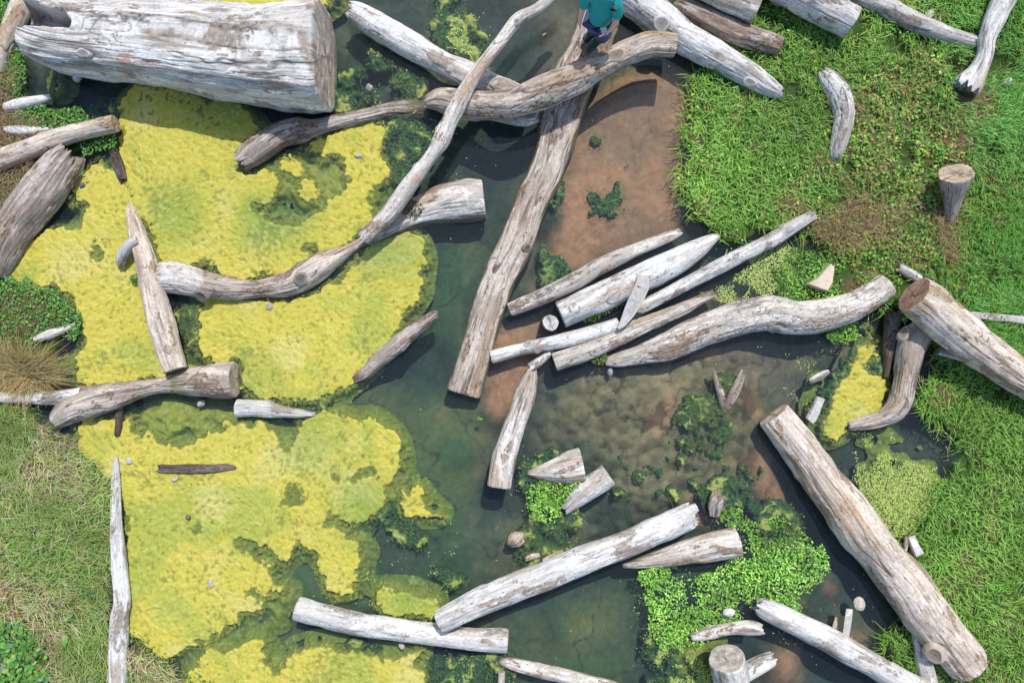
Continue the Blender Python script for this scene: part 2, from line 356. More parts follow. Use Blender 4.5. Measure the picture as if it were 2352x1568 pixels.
stone_mask = blur(stone_mask, .9); stc = blur(stc, 1.2); TZ = TZ + stone_mask + cob * (.012 * n_sm + .015 * n_md)
S2 = 2
c_mud = np.array([0.070, 0.078, 0.055]); base = np.ones(SH + (3,)) * c_mud
n_bd = fnoise(SH, 20, 20, 15); patch = sst(-0.3, 0.7, n_bd + 0.5 * n_md + .3 * n_sm)
base = mixc(base, (0.175, 0.15, 0.09), patch * 0.75)
base = mixc(base, (0.075, 0.13, 0.055), greenb * (0.62 + 0.35 * np.clip(n_bd, -1, 1)))
base = mixc(base, (0.18, 0.165, 0.07), np.clip(olive * (0.7 + 0.3 * n_md), 0, 1))
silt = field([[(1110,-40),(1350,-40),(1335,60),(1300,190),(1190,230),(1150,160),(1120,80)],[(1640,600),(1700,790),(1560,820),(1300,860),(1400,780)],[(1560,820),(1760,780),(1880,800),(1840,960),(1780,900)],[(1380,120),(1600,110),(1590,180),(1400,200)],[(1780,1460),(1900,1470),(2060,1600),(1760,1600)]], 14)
base = mixc(base, (0.25, 0.165, 0.115), silt * np.clip(.7 + .35 * n_bd, 0, 1))  # brown silt tint; first patch paints in where a log's reflection hides the sky
# wisps: soft curved edges of silt
ws = np.abs(fnoise(SH, 16, 16, 31) + 0.35 * fnoise(SH, 5, 5, 32)); wisp = np.exp(-(ws / 0.09) ** 2) * (1 - land)
base = mixc(base, (0.20, 0.15, 0.08), cob * 0.85)
base = mixc(base, (0.44, 0.215, 0.125), sst(0.10, 0.90, sand + 0.10 * n_md + 0.05 * n_sm))
base = mixc(base, (0.27, 0.16, 0.105), sst(0.4, 1, sand) * sst(-0.3, 1.3, .6 * n_md + .8 * n_bd + .3 * n_sm) * 0.6)
base = mixc(base, (0.025, 0.035, 0.03), wisp * (1 - 0.6 * sand) * 0.65)
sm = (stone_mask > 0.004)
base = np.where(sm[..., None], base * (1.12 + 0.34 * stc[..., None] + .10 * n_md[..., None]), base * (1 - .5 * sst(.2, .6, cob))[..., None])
base = mixc(base, (0.06, 0.065, 0.065), np.clip(deep * 0.75, 0, 1) * (1 - sand))
soil = mixc(np.ones(SH + (3,)) * np.array([0.05, 0.085, 0.02]), (0.11, 0.085, 0.04), sst(0.3, 1.4, n_md))
base = base * (1 - lm[..., None]) + soil * lm[..., None]
base *= (1 + 0.06 * n_xs[..., None] * (1 - 0.4 * lm[..., None]))

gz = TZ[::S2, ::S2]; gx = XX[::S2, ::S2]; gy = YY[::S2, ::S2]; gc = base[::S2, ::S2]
ny, nx = gz.shape
PX = (gx - CX) / PM; PY = (CY - gy) / PM
V = np.stack([PX, PY, gz], -1).reshape(-1, 3)
idx = np.arange(ny * nx).reshape(ny, nx)
Fq = np.stack([idx[1:, :-1], idx[1:, 1:], idx[:-1, 1:], idx[:-1, :-1]], -1).reshape(-1, 4)
# skirt out to the horizon
bnd = np.concatenate([idx[0, :-1], idx[:-1, -1], idx[-1, :0:-1], idx[:0:-1, 0]])
ring = V[bnd]; nb = len(bnd); parts = [V]; cols = [gc.reshape(-1, 3)]; quads = [Fq]; prev = bnd; off = len(V)
for f, dz in ((1.004, 0.05), (1.6, 0.15), (4, 0.5), (40, 1.5)):
    R_ = ring.copy(); R_[:, :2] *= f; R_[:, 2] = ring[:, 2] * 0 + dz
    parts.append(R_); cols.append(np.ones((nb, 3)) * np.array([0.06, 0.10, 0.03])); cur = off + np.arange(nb); off += nb
    quads.append(np.stack([prev, cur, np.roll(cur, -1), np.roll(prev, -1)], -1)); prev = cur
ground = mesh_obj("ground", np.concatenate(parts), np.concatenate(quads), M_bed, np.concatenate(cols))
tag(ground, kind='structure')

# water body (closed box, its floor below the bed)
x0, x1, y0, y1 = PX.min() * 1.2, PX.max() * 1.2, PY.min() * 1.2, PY.max() * 1.2
wv = [(x0, y0, -1.2), (x1, y0, -1.2), (x1, y1, -1.2), (x0, y1, -1.2), (x0, y0, 0), (x1, y0, 0), (x1, y1, 0), (x0, y1, 0)]
wf = [(3, 2, 1, 0), (4, 5, 6, 7), (0, 1, 5, 4), (1, 2, 6, 5), (2, 3, 7, 6), (3, 0, 4, 7)]
water = mesh_obj("water", wv, wf, M_water, smooth=False); tag(water, kind='structure')

# ------------------------------------------------------------------ algae mats
ang = 1.5 * fnoise(SH, 55, 55, 41) + 0.45 * fnoise(SH, 12, 12, 42) + 0.6
def lic(seed, n=7, cell=1.0):
    src = fnoise(SH, cell, cell, seed); acc = np.zeros(SH)
    I, J = np.indices(SH).astype(np.float32)
    for sgn in (1, -1):
        ci, cj = I.copy(), J.copy()
        for k in range(n):
            ii = np.clip(ci, 0, NY - 1).astype(int); jj = np.clip(cj, 0, NX - 1).astype(int)
            acc += src[ii, jj]; a_ = ang[ii, jj]
            cj += sgn * np.cos(a_) * 0.9; ci += sgn * np.sin(a_) * 0.9
    return (acc - acc.mean()) / acc.std()
L1_ = lic(51, 3, 0.65); L2_ = lic(52, 4, 1.4)

def sheet(name, keep, Z, C, mat):
    k = keep[:-1, :-1] & keep[1:, :-1] & keep[:-1, 1:] & keep[1:, 1:]
    ii, jj = np.nonzero(k); v = ii * NX + jj
    q = np.stack([v + NX, v + NX + 1, v + 1, v], -1)
    used = np.zeros(NX * NY, bool); used[q.ravel()] = True
    mp = np.cumsum(used) - 1; q = mp[q]
    xs = ((XX - CX) / PM).ravel()[used]; ys = ((CY - YY) / PM).ravel()[used]
    return mesh_obj(name, np.stack([xs, ys, Z.ravel()[used]], -1), q, mat, C.reshape(-1, 3)[used])

hs = sst(0.10, 0.78, A); Aw = np.clip(blur(alg0, 8), 0, 1) * 1.15 + (0.14 * n_sm + 0.10 * n_xs + .08 * n_md) * ae; 
ASUB = [[(289, 1003), (298, 933), (377, 907), (438, 933), (543, 950), (560, 990), (473, 1013), (385, 1013)],[(560, 1353), (652, 1362), (674, 1397), (631, 1450), (560, 1476), (490, 1485), (525, 1432), (604, 1397)],[(762, 1187), (884, 1108), (937, 1117), (928, 1196), (841, 1274), (832, 1362), (753, 1379), (788, 1274)],
 [(1985,1000),(2060,1010),(2150,1040),(2165,1120),(2140,1210),(2060,1230),(2010,1150)],[(1880,880),(1960,860),(1930,960),(1870,960)],[(590,370),(800,350),(800,480),(640,520),(590,480)],[(200,720),(130,700),(160,800),(130,860),(200,870)],[(1540,1460),(1690,1500),(1690,1620),(1530,1600)]]
asub = field(ASUB, 10); Aw = np.maximum(Aw, asub * .46 * (1 + .45 * n_md + .35 * n_sm)); hw_ = sst(0.05, 0.62, Aw)
hz = -0.20 + 0.150 * hw_ + 0.058 * hs + hs * (0.0030 * L1_ + 0.0012 * L2_ + 0.0015 * n_sm + 0.003 * n_md + 0.003 * n_xs) - 0.010 * (1 - hs) * (L2_ + n_sm + .6 * n_md)
yc = np.ones(SH + (3,)) * np.array([0.50, 0.435, 0.070])
grn = np.clip(sst(0.1, 1.9, fnoise(SH, 22, 22, 61) + 0.5 * fnoise(SH, 7, 7, 62)), 0, 1)
yc = mixc(yc, (0.30, 0.35, 0.06), grn * 0.75)
yc = mixc(yc, (0.56, 0.50, 0.17), sst(0.5, 2.0, fnoise(SH, 14, 14, 63)) * 0.6)
GRS = [[(850,520),(980,520),(975,640),(870,640),(800,600)], [(400,180),(580,180),(590,330),(440,260)], [(560,440),(740,470),(700,590),(560,560)], [(770,1100),(900,1100),(900,1230),(760,1220)], [(540,840),(640,840),(640,940),(540,930)],
       [(690,900),(800,900),(740,1060),(690,1050)], [(350,440),(440,400),(470,500),(380,600),(330,500)], [(860,1340),(1010,1340),(1010,1440),(860,1430)], [(640,1000),(720,1000),(740,1080),(650,1060)]]
yc = mixc(yc, (0.16, 0.27, 0.05), field(GRS, 14) * 0.72)
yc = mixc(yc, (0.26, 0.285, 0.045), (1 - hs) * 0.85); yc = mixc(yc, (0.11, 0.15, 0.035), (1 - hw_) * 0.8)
yc = mixc(yc, (0.27, 0.27, 0.04), sst(0.2, 2.4, -L1_ - .5 * n_xs) * 0.55)
yc = mixc(yc, (0.58, 0.56, 0.22), sst(0.4, 2.2, L1_ + .4 * n_xs) * 0.3)
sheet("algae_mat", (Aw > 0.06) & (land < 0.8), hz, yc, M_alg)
tag(bpy.data.objects["algae_mat"], "yellow green fibrous algae mat floating over the left half of the pond", "algae", kind='stuff')

# submerged skirt of olive algae hanging under the mats
# green weed beds
Wd = weed0 + (0.24 * n_sm + 0.22 * n_md + 0.16 * n_xs) * np.clip(blur(weed0, 6) * 2.5, 0, 1)
wsx = sst(0.35, 0.85, Wd)
bub = np.abs(fnoise(SH, 3.2, 3.2, 71)); bub = 1 - np.clip(bub, 0, 1)
wz = -0.19 + 0.165 * wsx + wsx * (0.03 * bub + 0.018 * n_sm - 0.01 + .008 * n_xs)
SUBM = [[(1240,560),(1320,590),(1310,700),(1230,640)], [(1260,400),(1320,400),(1300,500)], [(1320,300),(1460,300),(1460,520),(1320,520)], [(880,160),(990,170),(960,240),(900,240)]]
wz -= 0.045 * field(SUBM, 6)
wcg = np.ones(SH + (3,)) * np.array([0.028, 0.075, 0.030])
wcg = mixc(wcg, (0.13, 0.21, 0.05), sst(0.3, 1.0, bub * wsx) * sst(-0.8, 1, n_sm) * 0.8)
wcg = mixc(wcg, (0.10, 0.12, 0.03), sst(-.4, 1.0, n_bd) * .7)
wcg = mixc(wcg, (0.32, 0.38, 0.09), sst(.45, .95, bub) * sst(.0, 1.4, n_sm + .5 * n_md) * wsx * .7)
wcg = mixc(wcg, (0.30, 0.33, 0.10), sst(0.9, 2.2, n_sm + 0.6 * n_xs) * wsx * 0.8)
wcg = mixc(wcg, (0.035, 0.05, 0.035), (1 - wsx) * 0.6)
sheet("pond_weed", (Wd > 0.30) & (land < 0.7) & (A < 0.62), wz, wcg, M_alg)
tag(bpy.data.objects["pond_weed"], "dark green slimy pond weed in clumps just under the water surface", "pond weed", kind='stuff')

# ------------------------------------------------------------------ logs
PAL = {
 'white': [(.65,.63,.60), (.50,.475,.445), (.19,.17,.155), (.42,.33,.25)],
 'pale':  [(.60,.555,.50), (.44,.385,.33), (.14,.115,.095), (.38,.265,.18)],
 'umber': [(.52,.45,.385), (.36,.295,.24), (.10,.08,.065), (.34,.235,.155)],
 'tan':   [(.60,.52,.44), (.48,.39,.31), (.16,.125,.095), (.42,.29,.18)],
 'grey':  [(.60,.57,.54), (.44,.41,.38), (.14,.125,.11), (.34,.27,.21)],
 'brown': [(.45,.385,.335), (.27,.215,.18), (.08,.06,.05), (.30,.20,.13)],
 'dark':  [(.17,.135,.115), (.09,.07,.06), (.03,.025,.02), (.12,.07,.04)],
}
_seed = [100]
LOGS = {}
footA = np.zeros(SH)

def catmull(P, step):
    P = np.array(P, float); n = len(P); out = []
    for k in range(n - 1):
        p0 = P[max(k - 1, 0)]; p1 = P[k]; p2 = P[k + 1]; p3 = P[min(k + 2, n - 1)]
        m = max(2, int(np.hypot(*(p2 - p1)[:2]) / step))
        for t in np.arange(m) / m:
            a = 0.5 * (2 * p1 + (p2 - p0) * t + (2 * p0 - 5 * p1 + 4 * p2 - p3) * t * t + (3 * p1 - p0 - 3 * p2 + p3) * t ** 3)
            out.append(a)
    out.append(P[-1]); return np.array(out)

def sweep(pts, pal='white', z=None, sq=None, flat=0.0, rough=0.5, crack=0.5, bark=0.0, brn=0.5, drk=0.35, e0='cut', e1='cut', step=2.0, seed=None, dark_side=0.0, noise=1.0, bumps=(), gouge=(), stains=(), wetz=0.03, boxy=0):
    """a log surface along (x, y, half width[, z]) plan points. Returns arrays and end frames"""
    if seed is None: _seed[0] += 7; seed = _seed[0]
    rn = np.random.RandomState(seed)
    full = []
    for p in pts:
        r = p[2] / PM
        zz = p[3] if len(p) > 3 else (z if z is not None else 0.30 * r + 0.02)
        full.append((p[0], p[1], p[2], zz))
    S = catmull(full, step)
    S[:, 2] = np.maximum(S[:, 2], 1.2)
    f = (H - S[:, 3]) / H
    P = np.stack([(S[:, 0] - CX) / PM * f, (CY - S[:, 1]) / PM * f, S[:, 3]], -1); R = S[:, 2] / PM * f
    # resample evenly
    d = np.concatenate([[0], np.cumsum(np.linalg.norm(np.diff(P, axis=0), axis=1))])
    nu = max(8, int(d[-1] / (step / PM))); uu = np.linspace(0, d[-1], nu)
    P = np.stack([np.interp(uu, d, P[:, k]) for k in range(3)], -1); R = np.interp(uu, d, R)
    T = np.gradient(P, axis=0); T /= np.linalg.norm(T, axis=1)[:, None]
    k5 = 9
    if nu > 30:
        Tp = np.pad(T, ((k5, k5), (0, 0)), 'edge'); T = np.stack([np.convolve(Tp[:, c], np.ones(2 * k5 + 1) / (2 * k5 + 1), 'valid') for c in range(3)], -1)
        T /= np.linalg.norm(T, axis=1)[:, None]
    Sd = np.cross(T, [0, 0, 1.0]); Sd /= np.linalg.norm(Sd, axis=1)[:, None] + 1e-9
    U = np.cross(Sd, T)
    Rm = R.max(); nv = int(np.clip(2 * math.pi * Rm / (1.7 / PM), 20, 420))
    th = -math.pi / 2 + 2 * math.pi * np.arange(nv) / nv
    du = d[-1] / nu; dv = 2 * math.pi * Rm / nv
    sh = (nu, nv)
    def nz(lu, lv, sd): return fnoise(sh, max(lu / du, .6), max(lv / dv, .6), seed * 13 + sd)
    rs_ = min(1.0, Rm / 0.2)
    lump = nz(0.30, 0.25 * rs_ + .05, 1); lum2 = nz(0.10, 0.06, 2)
    gr = nz(0.13, 0.009, 3); gr2 = nz(0.05, 0.004, 4); gr3 = nz(0.35, 0.03, 5)
    rid = np.abs(nz(0.40, 0.06, 6) + 0.30 * nz(0.08, 0.03, 7)); cr = np.exp(-(rid / 0.06) ** 2)
    crm = sst(0.9 - 1.6 * crack, 1.7 - 1.6 * crack, nz(0.25, 0.10, 8)); cr = cr * crm
    rad = 1 + 0.042 * lump * noise + 0.026 * lum2 * noise
    rid2 = np.abs(nz(1.3, 0.11, 16) + .06 * nz(.09, .03, 17)); cr = np.maximum(cr, np.exp(-(rid2 / .045) ** 2) * sst(.1, .9, nz(.7, .3, 18) + crack))
    nubs = []
    if not sq and d[-1] > 1.0:
        for k in range(int(d[-1] * 1.3 * noise)):
            u0 = rn.uniform(.08, .92) * d[-1]; t0 = rn.uniform(-.5, math.pi + .5); w0 = rn.uniform(.025, .05) * (1 + Rm); hh = rn.choice([.16, .26, -.14])
            q = ((uu[:, None] - u0) / (w0 * 1.5)) ** 2 + ((((th[None] - t0 + math.pi) % (2 * math.pi)) - math.pi) * Rm / w0) ** 2
            rad = rad + hh * min(1, .12 / Rm) * np.exp(-q); nubs.append(q)
    dep = rough * (0.0024 * gr + 0.003 * gr3 + 0.0012 * gr2) * min(1.2, Rm / 0.12)
    dep = dep - 0.014 * cr * min(1.0, Rm / 0.12)
    bk = 0
    if bark > 0:
        b1 = np.abs(nz(0.045, 0.022, 21) + 0.5 * nz(0.02, 0.012, 22)); plate = np.exp(-(b1 / 0.16) ** 2)
        bm = sst(-1.2 + 2.4 * (1 - bark), -0.4 + 2.4 * (1 - bark), nz(0.5, 0.3, 23))
        dep = dep - 0.013 * plate * bm + 0.004 * bm; bk = plate * bm
    rr = R[:, None] * rad + dep
    cs, sn = np.cos(th)[None, :], np.sin(th)[None, :]
    if sq:      # rectangular board: sq = half thickness in metres
        cs2 = np.sign(cs) * np.abs(cs) ** 0.25; sn2 = np.sign(sn) * np.abs(sn) ** 0.25
        a = cs2 * rr; b = np.ones_like(rr) * sn2 * sq + (sn2 > 0) * dep * 0.6
    else:
        bx = boxy * np.ones_like(cs); a = np.sign(cs) * np.abs(cs) ** (1 - .45 * bx) * rr * (1 - .04 * boxy); b = np.sign(sn) * np.abs(sn) ** (1 - .45 * bx) * rr * (1 - .04 * boxy)
        if flat > 0:   # flat worn top at flat * radius
            lim = (1 - flat) * R[:, None] * (1 + 0.05 * lump) + dep * 1.5
            b = np.where(b > lim, lim + (b - lim) * 0.10, b)
    off = np.zeros(sh)
    for end, kind in ((0, e0), (1, e1)):
        dist = (uu if end == 0 else d[-1] - uu)[:, None]
        if kind == 'broken':
            j = nz(5, 0.05, 30 + end)[0:1, :] * 0.5 + nz(5, 0.016, 32 + end)[0:1, :] * 0.45
            Re = R[0 if end == 0 else -1]; w_ = np.exp(-dist / (Re * .8)); off += (1 if end == 0 else -1) * w_ * np.clip(j * 0.5 + .2, -0.3, 1.1) * Re * .8
            tp = 1 - 0.12 * np.exp(-dist / (Re * 0.35)); a = a * tp; b = b * tp
        elif kind == 'cut':
            tp = 1 - 0.05 * np.exp(-dist / 0.008); a = a * tp; b = b * tp
        elif kind == 'slant':
            off += 0
    V = P[:, None, :] + a[..., None] * Sd[:, None, :] + b[..., None] * U[:, None, :] + off[..., None] * T[:, None, :]
    for (bx, by, br, bh) in bumps:      # swollen collars of knots: plan x, y, radius, height
        bp_ = np.array(W(bx, by, 0.3)); q = np.hypot(V[..., 0] - bp_[0], V[..., 1] - bp_[1]) / (br / PM)
        V[..., 2] += np.where(sn + 0 * q > 0, bh * np.exp(-(q ** 2) * 1.2), 0)
    hol = np.zeros(sh)
    for (gp, dz) in gouge:              # hollows: plan polygon, depth
        vx = V[..., 0] / ((H - V[..., 2]) / H) * PM + CX + 4 * lum2; vy = CY - V[..., 1] / ((H - V[..., 2]) / H) * PM + 3 * gr3; ins = np.zeros(sh, bool); gp = np.array(gp, float)
        for k in range(len(gp)):
            ax_, ay_ = gp[k]; bx_, by_ = gp[(k + 1) % len(gp)]
            if ay_ != by_: ins ^= ((ay_ > vy) != (by_ > vy)) & (vx < (bx_ - ax_) * (vy - ay_) / (by_ - ay_) + ax_)
        q = np.clip(blur((ins & (sn + 0 * vx > -.1)).astype(float), 1.5), 0, 1); V[..., 2] -= q * dz; hol = np.maximum(hol, q)
    L, Mi, D, B = [np.array(c) for c in PAL[pal]]
    c = np.ones(sh + (3,)) * L
    pt = nz(0.25, 0.10, 9) + 0.7 * nz(0.08, 0.035, 10)
    c = mixc(c, Mi, np.clip(sst(-0.3, 1.5, 0.55 * gr + 0.9 * pt) * 0.95, 0, 1))
    c = mixc(c, B, sst(1.5 - 1.6 * brn, 2.4 - 1.6 * brn, nz(0.30, 0.08, 11) + 0.5 * gr3 + 0.25 * gr) * 0.75)
    c = mixc(c, D, sst(1.9 - 1.2 * drk, 3.0 - 1.2 * drk, nz(0.22, 0.06, 12) + 0.45 * gr + 0.5 * gr2 + 0.3 * lum2) * 0.8)
    c = mixc(c, L * 1.10, sst(0.6, 2.0, nz(0.35, 0.1, 14)) * 0.6)
    spk = nz(0.012, 0.008, 40); fl = nz(0.16, 0.075, 41) + 0.55 * nz(0.045, 0.022, 42) + 0.3 * spk
    f2 = nz(0.22, 0.09, 43) + 0.55 * nz(0.05, 0.025, 44) + 0.25 * nz(0.015, 0.01, 45)
    c = c * (1 + 0.10 * np.clip(spk, -1.5, 1.5) + 0.07 * np.clip(gr2, -1.5, 1.5))[..., None]
    c = mixc(c, Mi * 0.85, sst(0.45, 0.6, f2) * 0.55); c = mixc(c, D, np.exp(-((f2 - 0.5) / 0.07) ** 2) * 0.5 * sst(-.5, .6, lump))
    c = mixc(c, B * 0.8, sst(1.55 - .7 * brn, 1.72 - .7 * brn, fl) * 0.8); c = mixc(c, D, sst(1.55 - .7 * brn, 1.72 - .7 * brn, fl) * sst(-.3, 1, spk) * 0.7)
    c = mixc(c, D * 1.1, sst(0.7, 1.9, gr + .3 * gr2) * (0.25 + .3 * drk))
    for (sp2, sc2, sk2) in stains:
        vx = V[..., 0] / ((H - V[..., 2]) / H) * PM + CX + 5 * lum2 + 3 * spk; vy = CY - V[..., 1] / ((H - V[..., 2]) / H) * PM + 4 * gr3 + 2 * gr2; ins = np.zeros(sh, bool); gp = np.array(sp2, float)
        for k in range(len(gp)):
            ax_, ay_ = gp[k]; bx_, by_ = gp[(k + 1) % len(gp)]
            if ay_ != by_: ins ^= ((ay_ > vy) != (by_ > vy)) & (vx < (bx_ - ax_) * (vy - ay_) / (by_ - ay_) + ax_)
        q = np.clip(blur(ins.astype(float), .8), 0, 1) * sk2 * np.clip(.85 + .35 * spk, .2, 1); c = mixc(c, np.array(sc2), q)
    for q in nubs: c = mixc(c, D, np.exp(-((q - .55) / .22) ** 2) * .55); c = mixc(c, Mi * .7, np.exp(-q * 3) * .6)
    c = mixc(c, D * 0.7, np.clip(cr * 1.0, 0, 1) * 0.8)
    if bark > 0: c = mixc(c, D, np.clip(bk, 0, 1) * 0.85)
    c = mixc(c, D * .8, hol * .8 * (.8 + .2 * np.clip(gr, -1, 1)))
    for sp_ in range(int(18 * d[-1])):    # worm holes and checks
        iu = rn.randint(nu); iv = rn.randint(nv); c[iu:iu + 2, iv:iv + 1] = D * 0.5
    wet = sst(wetz + .02, wetz - .03, V[..., 2] + 0.012 * gr3 + .008 * lum2)
    c = mixc(c, (0.12, 0.10, 0.05), wet * 0.85)
    if dark_side: c = mixc(c, D * 1.2, sst(0.2, 0.9, cs * np.sign(dark_side) + 0.12 * gr3 + 0 * uu[:, None]) * abs(dark_side))
    guv = np.stack([np.repeat(uu[:, None], nv, 1), np.repeat((th * Rm)[None], nu, 0), np.full(sh, seed * 1.7)], -1)
    return dict(V=V, c=c, guv=guv, nu=nu, nv=nv, P=P, R=R, T=T, Sd=Sd, U=U, e0=e0, e1=e1, pal=pal, seed=seed, len=d[-1])

def tube_obj(name, s, mat, parent=None, caps=True):
    nu, nv = s['nu'], s['nv']
    V = s['V'].reshape(-1, 3); C_ = s['c'].reshape(-1, 3); G = s['guv'].reshape(-1, 3)
    I = np.arange(nu * nv).reshape(nu, nv); J = np.roll(I, -1, 1)
    F = np.stack([I[:-1], J[:-1], J[1:], I[1:]], -1).reshape(-1, 4)
    Vs, Cs, Gs, Fs, T3 = [V], [C_], [G], [F], []; off = len(V)
    rn = np.random.RandomState(s['seed'])
    for end, kind in ((0, s['e0']), (1, s['e1'])):
        if kind == 'cut' and caps: continue       # separate sawn face
        r0 = V[I[0 if end == 0 else -1]]; cen = r0.mean(0); prev = I[0 if end == 0 else -1]
        ax = s['T'][0] * -1 if end == 0 else s['T'][-1]
        g0 = G[prev[:1]]
        for f in (0.8, 0.55, 0.3):
            jag = (rn.rand(nv, 1) * 0.35 - 0.35) * s['R'][0 if end == 0 else -1]
            Rg = cen + (r0 - cen) * f + ax * jag * (1.0 if kind == 'broken' else 0.15)
            Vs.append(Rg); Cs.append(np.ones((nv, 3)) * np.array(PAL[s['pal']][1]) * rn.uniform(.5, 1.1, (nv, 1))); Gs.append(np.repeat(g0, nv, 0)); cur = off + np.arange(nv); off += nv
            q = np.stack([prev, cur, np.roll(cur, -1), np.roll(prev, -1)], -1); Fs.append(q if end == 0 else q[:, ::-1]); prev = cur
        Vs.append(cen[None]); Cs.append(np.array([PAL[s['pal']][2]])); Gs.append(G[:1]); ci = off; off += 1
        t = np.stack([prev, np.full(nv, ci), np.roll(prev, -1)], -1); T3.append(t if end == 0 else t[:, ::-1])
    return mesh_obj(name, np.concatenate(Vs), np.concatenate(Fs), mat, np.concatenate(Cs), np.concatenate(Gs), parent, True, np.concatenate(T3) if T3 else None)

def end_face(s, end, parent, colr=None, name='cut_end'):
    nu, nv = s['nu'], s['nv']; i = 0 if end == 0 else nu - 1
    r0 = s['V'][i]; cen = r0.mean(0); rn = np.random.RandomState(s['seed'] + end)
    cen = cen + (s['Sd'][i] * rn.uniform(-.1, .1) + s['U'][i] * rn.uniform(-.05, .1)) * s['R'][i]
    base_c = np.array(colr if colr is not None else PAL[s['pal']][1]) * 1.0; D = np.array(PAL[s['pal']][2])
    rings = max(6, int(s['R'][i] / 0.009)); Vs, Cs, Fs = [], [], []; ck = np.abs(fnoise((rings + 1, nv), 30, 1.6, s['seed'] + 5))
    ax = s['T'][0] * -1 if end == 0 else s['T'][-1]
    for k in range(rings):
        f = 1 - k / rings
        w_ = 0.85 + 0.09 * math.sin(k * 2.1) + 0.09 * rn.randn() + .12 * fnoise((rings + 1, nv), 3, 4, s['seed'] + 9)[k][:, None]
        crk = np.exp(-(ck[k] / 0.10) ** 2)[:, None] * (0.9 if f > .15 else .3)
        Vs.append(cen + (r0 - cen) * f + ax * 0.002 * rn.randn(nv, 1) * (k > 0))
        Cs.append(np.ones((nv, 3)) * base_c * w_ * (1 - crk) + D * crk * 0.7)
        if k: a = np.arange(nv) + (k - 1) * nv; b = a + nv; q = np.stack([a, b, np.roll(b, -1), np.roll(a, -1)], -1); Fs.append(q if end == 0 else q[:, ::-1])
    Vs.append(cen[None]); Cs.append(D[None]); a = np.arange(nv) + (rings - 1) * nv
    t = np.stack([a, np.full(nv, rings * nv), np.roll(a, -1)], -1)
    return mesh_obj(name, np.concatenate(Vs), np.concatenate(Fs), M_end, np.concatenate(Cs), None, parent, False, t if end == 0 else t[:, ::-1])

def knot_part(s, x, y, r, parent, rise=0.02, colr=None):
    """a sawn knot standing slightly proud of the log"""
    P = s['P']; # nearest axis sample in plan
    px = P[:, 0] / ((H - P[:, 2]) / H) * PM + CX; py = CY - P[:, 1] / ((H - P[:, 2]) / H) * PM
    i = int(np.argmin((px - x) ** 2 + (py - y) ** 2)); ztop = P[i, 2] + s['R'][i] * 0.9
    for _ in range(2):
        w_ = np.array(W(x, y, ztop)); vv = s['V'][max(0, i - 60):i + 60].reshape(-1, 3); dd = np.hypot(vv[:, 0] - w_[0], vv[:, 1] - w_[1]); near = vv[(dd < r / PM * 0.7)]
        if len(near): ztop = near[:, 2].max()
    w_ = np.array(W(x, y, ztop)); rr = r / PM; n = 26; rn = np.random.RandomState(int(x))
    nrm = w_ - P[i]; nrm -= s['T'][i] * nrm.dot(s['T'][i]); nrm /= np.linalg.norm(nrm); nrm = nrm + np.array([0, 0, .6]); nrm /= np.linalg.norm(nrm)
    a1 = s['T'][i]; a1 = a1 - nrm * a1.dot(nrm); a1 /= np.linalg.norm(a1); a2 = np.cross(nrm, a1)
    Vs, Cs = [], []; b_ = np.array(colr if colr is not None else PAL[s['pal']][1]) * .85; jr = 1 + 0.14 * np.sin(np.arange(n) * 6.28 / n * 2 + x) + .07 * np.sin(np.arange(n) * 6.28 / n * 3 + y) + .03 * rn.randn(n)
    prof = [(1.5, -0.05), (1.25, rise * .2 - .004), (1.0, rise * .7), (0.86, rise * .8), (0.8, rise * .5), (0.6, rise * .45), (0.4, rise * .4), (0.2, rise * .2), (0.05, 0)]
    cl = [1.15, 1.25, 1.15, .95, .55, .8, .6, .7, .3]
    for (f, h_), k in zip(prof, cl):
        t = np.arange(n) * 2 * math.pi / n
        Vs.append(w_ + nrm * h_ + (np.cos(t) * rr * f * jr)[:, None] * a1 * 1.35 + (np.sin(t) * rr * f * jr)[:, None] * a2)
        Cs.append(np.ones((n, 3)) * b_ * k * rn.uniform(.85, 1.1, (n, 1)))
    F = []
    for k in range(len(prof) - 1):
        a = np.arange(n) + k * n; b = a + n; F.append(np.stack([a, np.roll(a, -1), np.roll(b, -1), b], -1))
    V_ = np.concatenate(Vs + [(w_ + nrm * rise * .3)[None]]); Cc = np.concatenate(Cs + [np.array([b_ * .4])]); a = np.arange(n) + (len(prof) - 1) * n
    return mesh_obj('knot', V_, np.concatenate(F), M_end, Cc, None, parent, True, np.stack([a, np.roll(a, -1), np.full(n, len(V_) - 1)], -1))

def foot(pts, k=0.8):
    S = catmull([(p[0], p[1], p[2]) for p in pts], 6)
    for x, y, hw in S:
        r = max(hw * k, 2); j0 = int((x - r - GX[0]) / ST); j1 = int((x + r - GX[0]) / ST) + 1; i0 = int((y - r - GY[0]) / ST); i1 = int((y + r - GY[0]) / ST) + 1
        if i0 < 0 or j0 < 0 or i1 >= NY or j1 >= NX: continue
        sl = (slice(i0, i1), slice(j0, j1)); footA[sl] = np.maximum(footA[sl], ((XX[sl] - x) ** 2 + (YY[sl] - y) ** 2 < r * r))

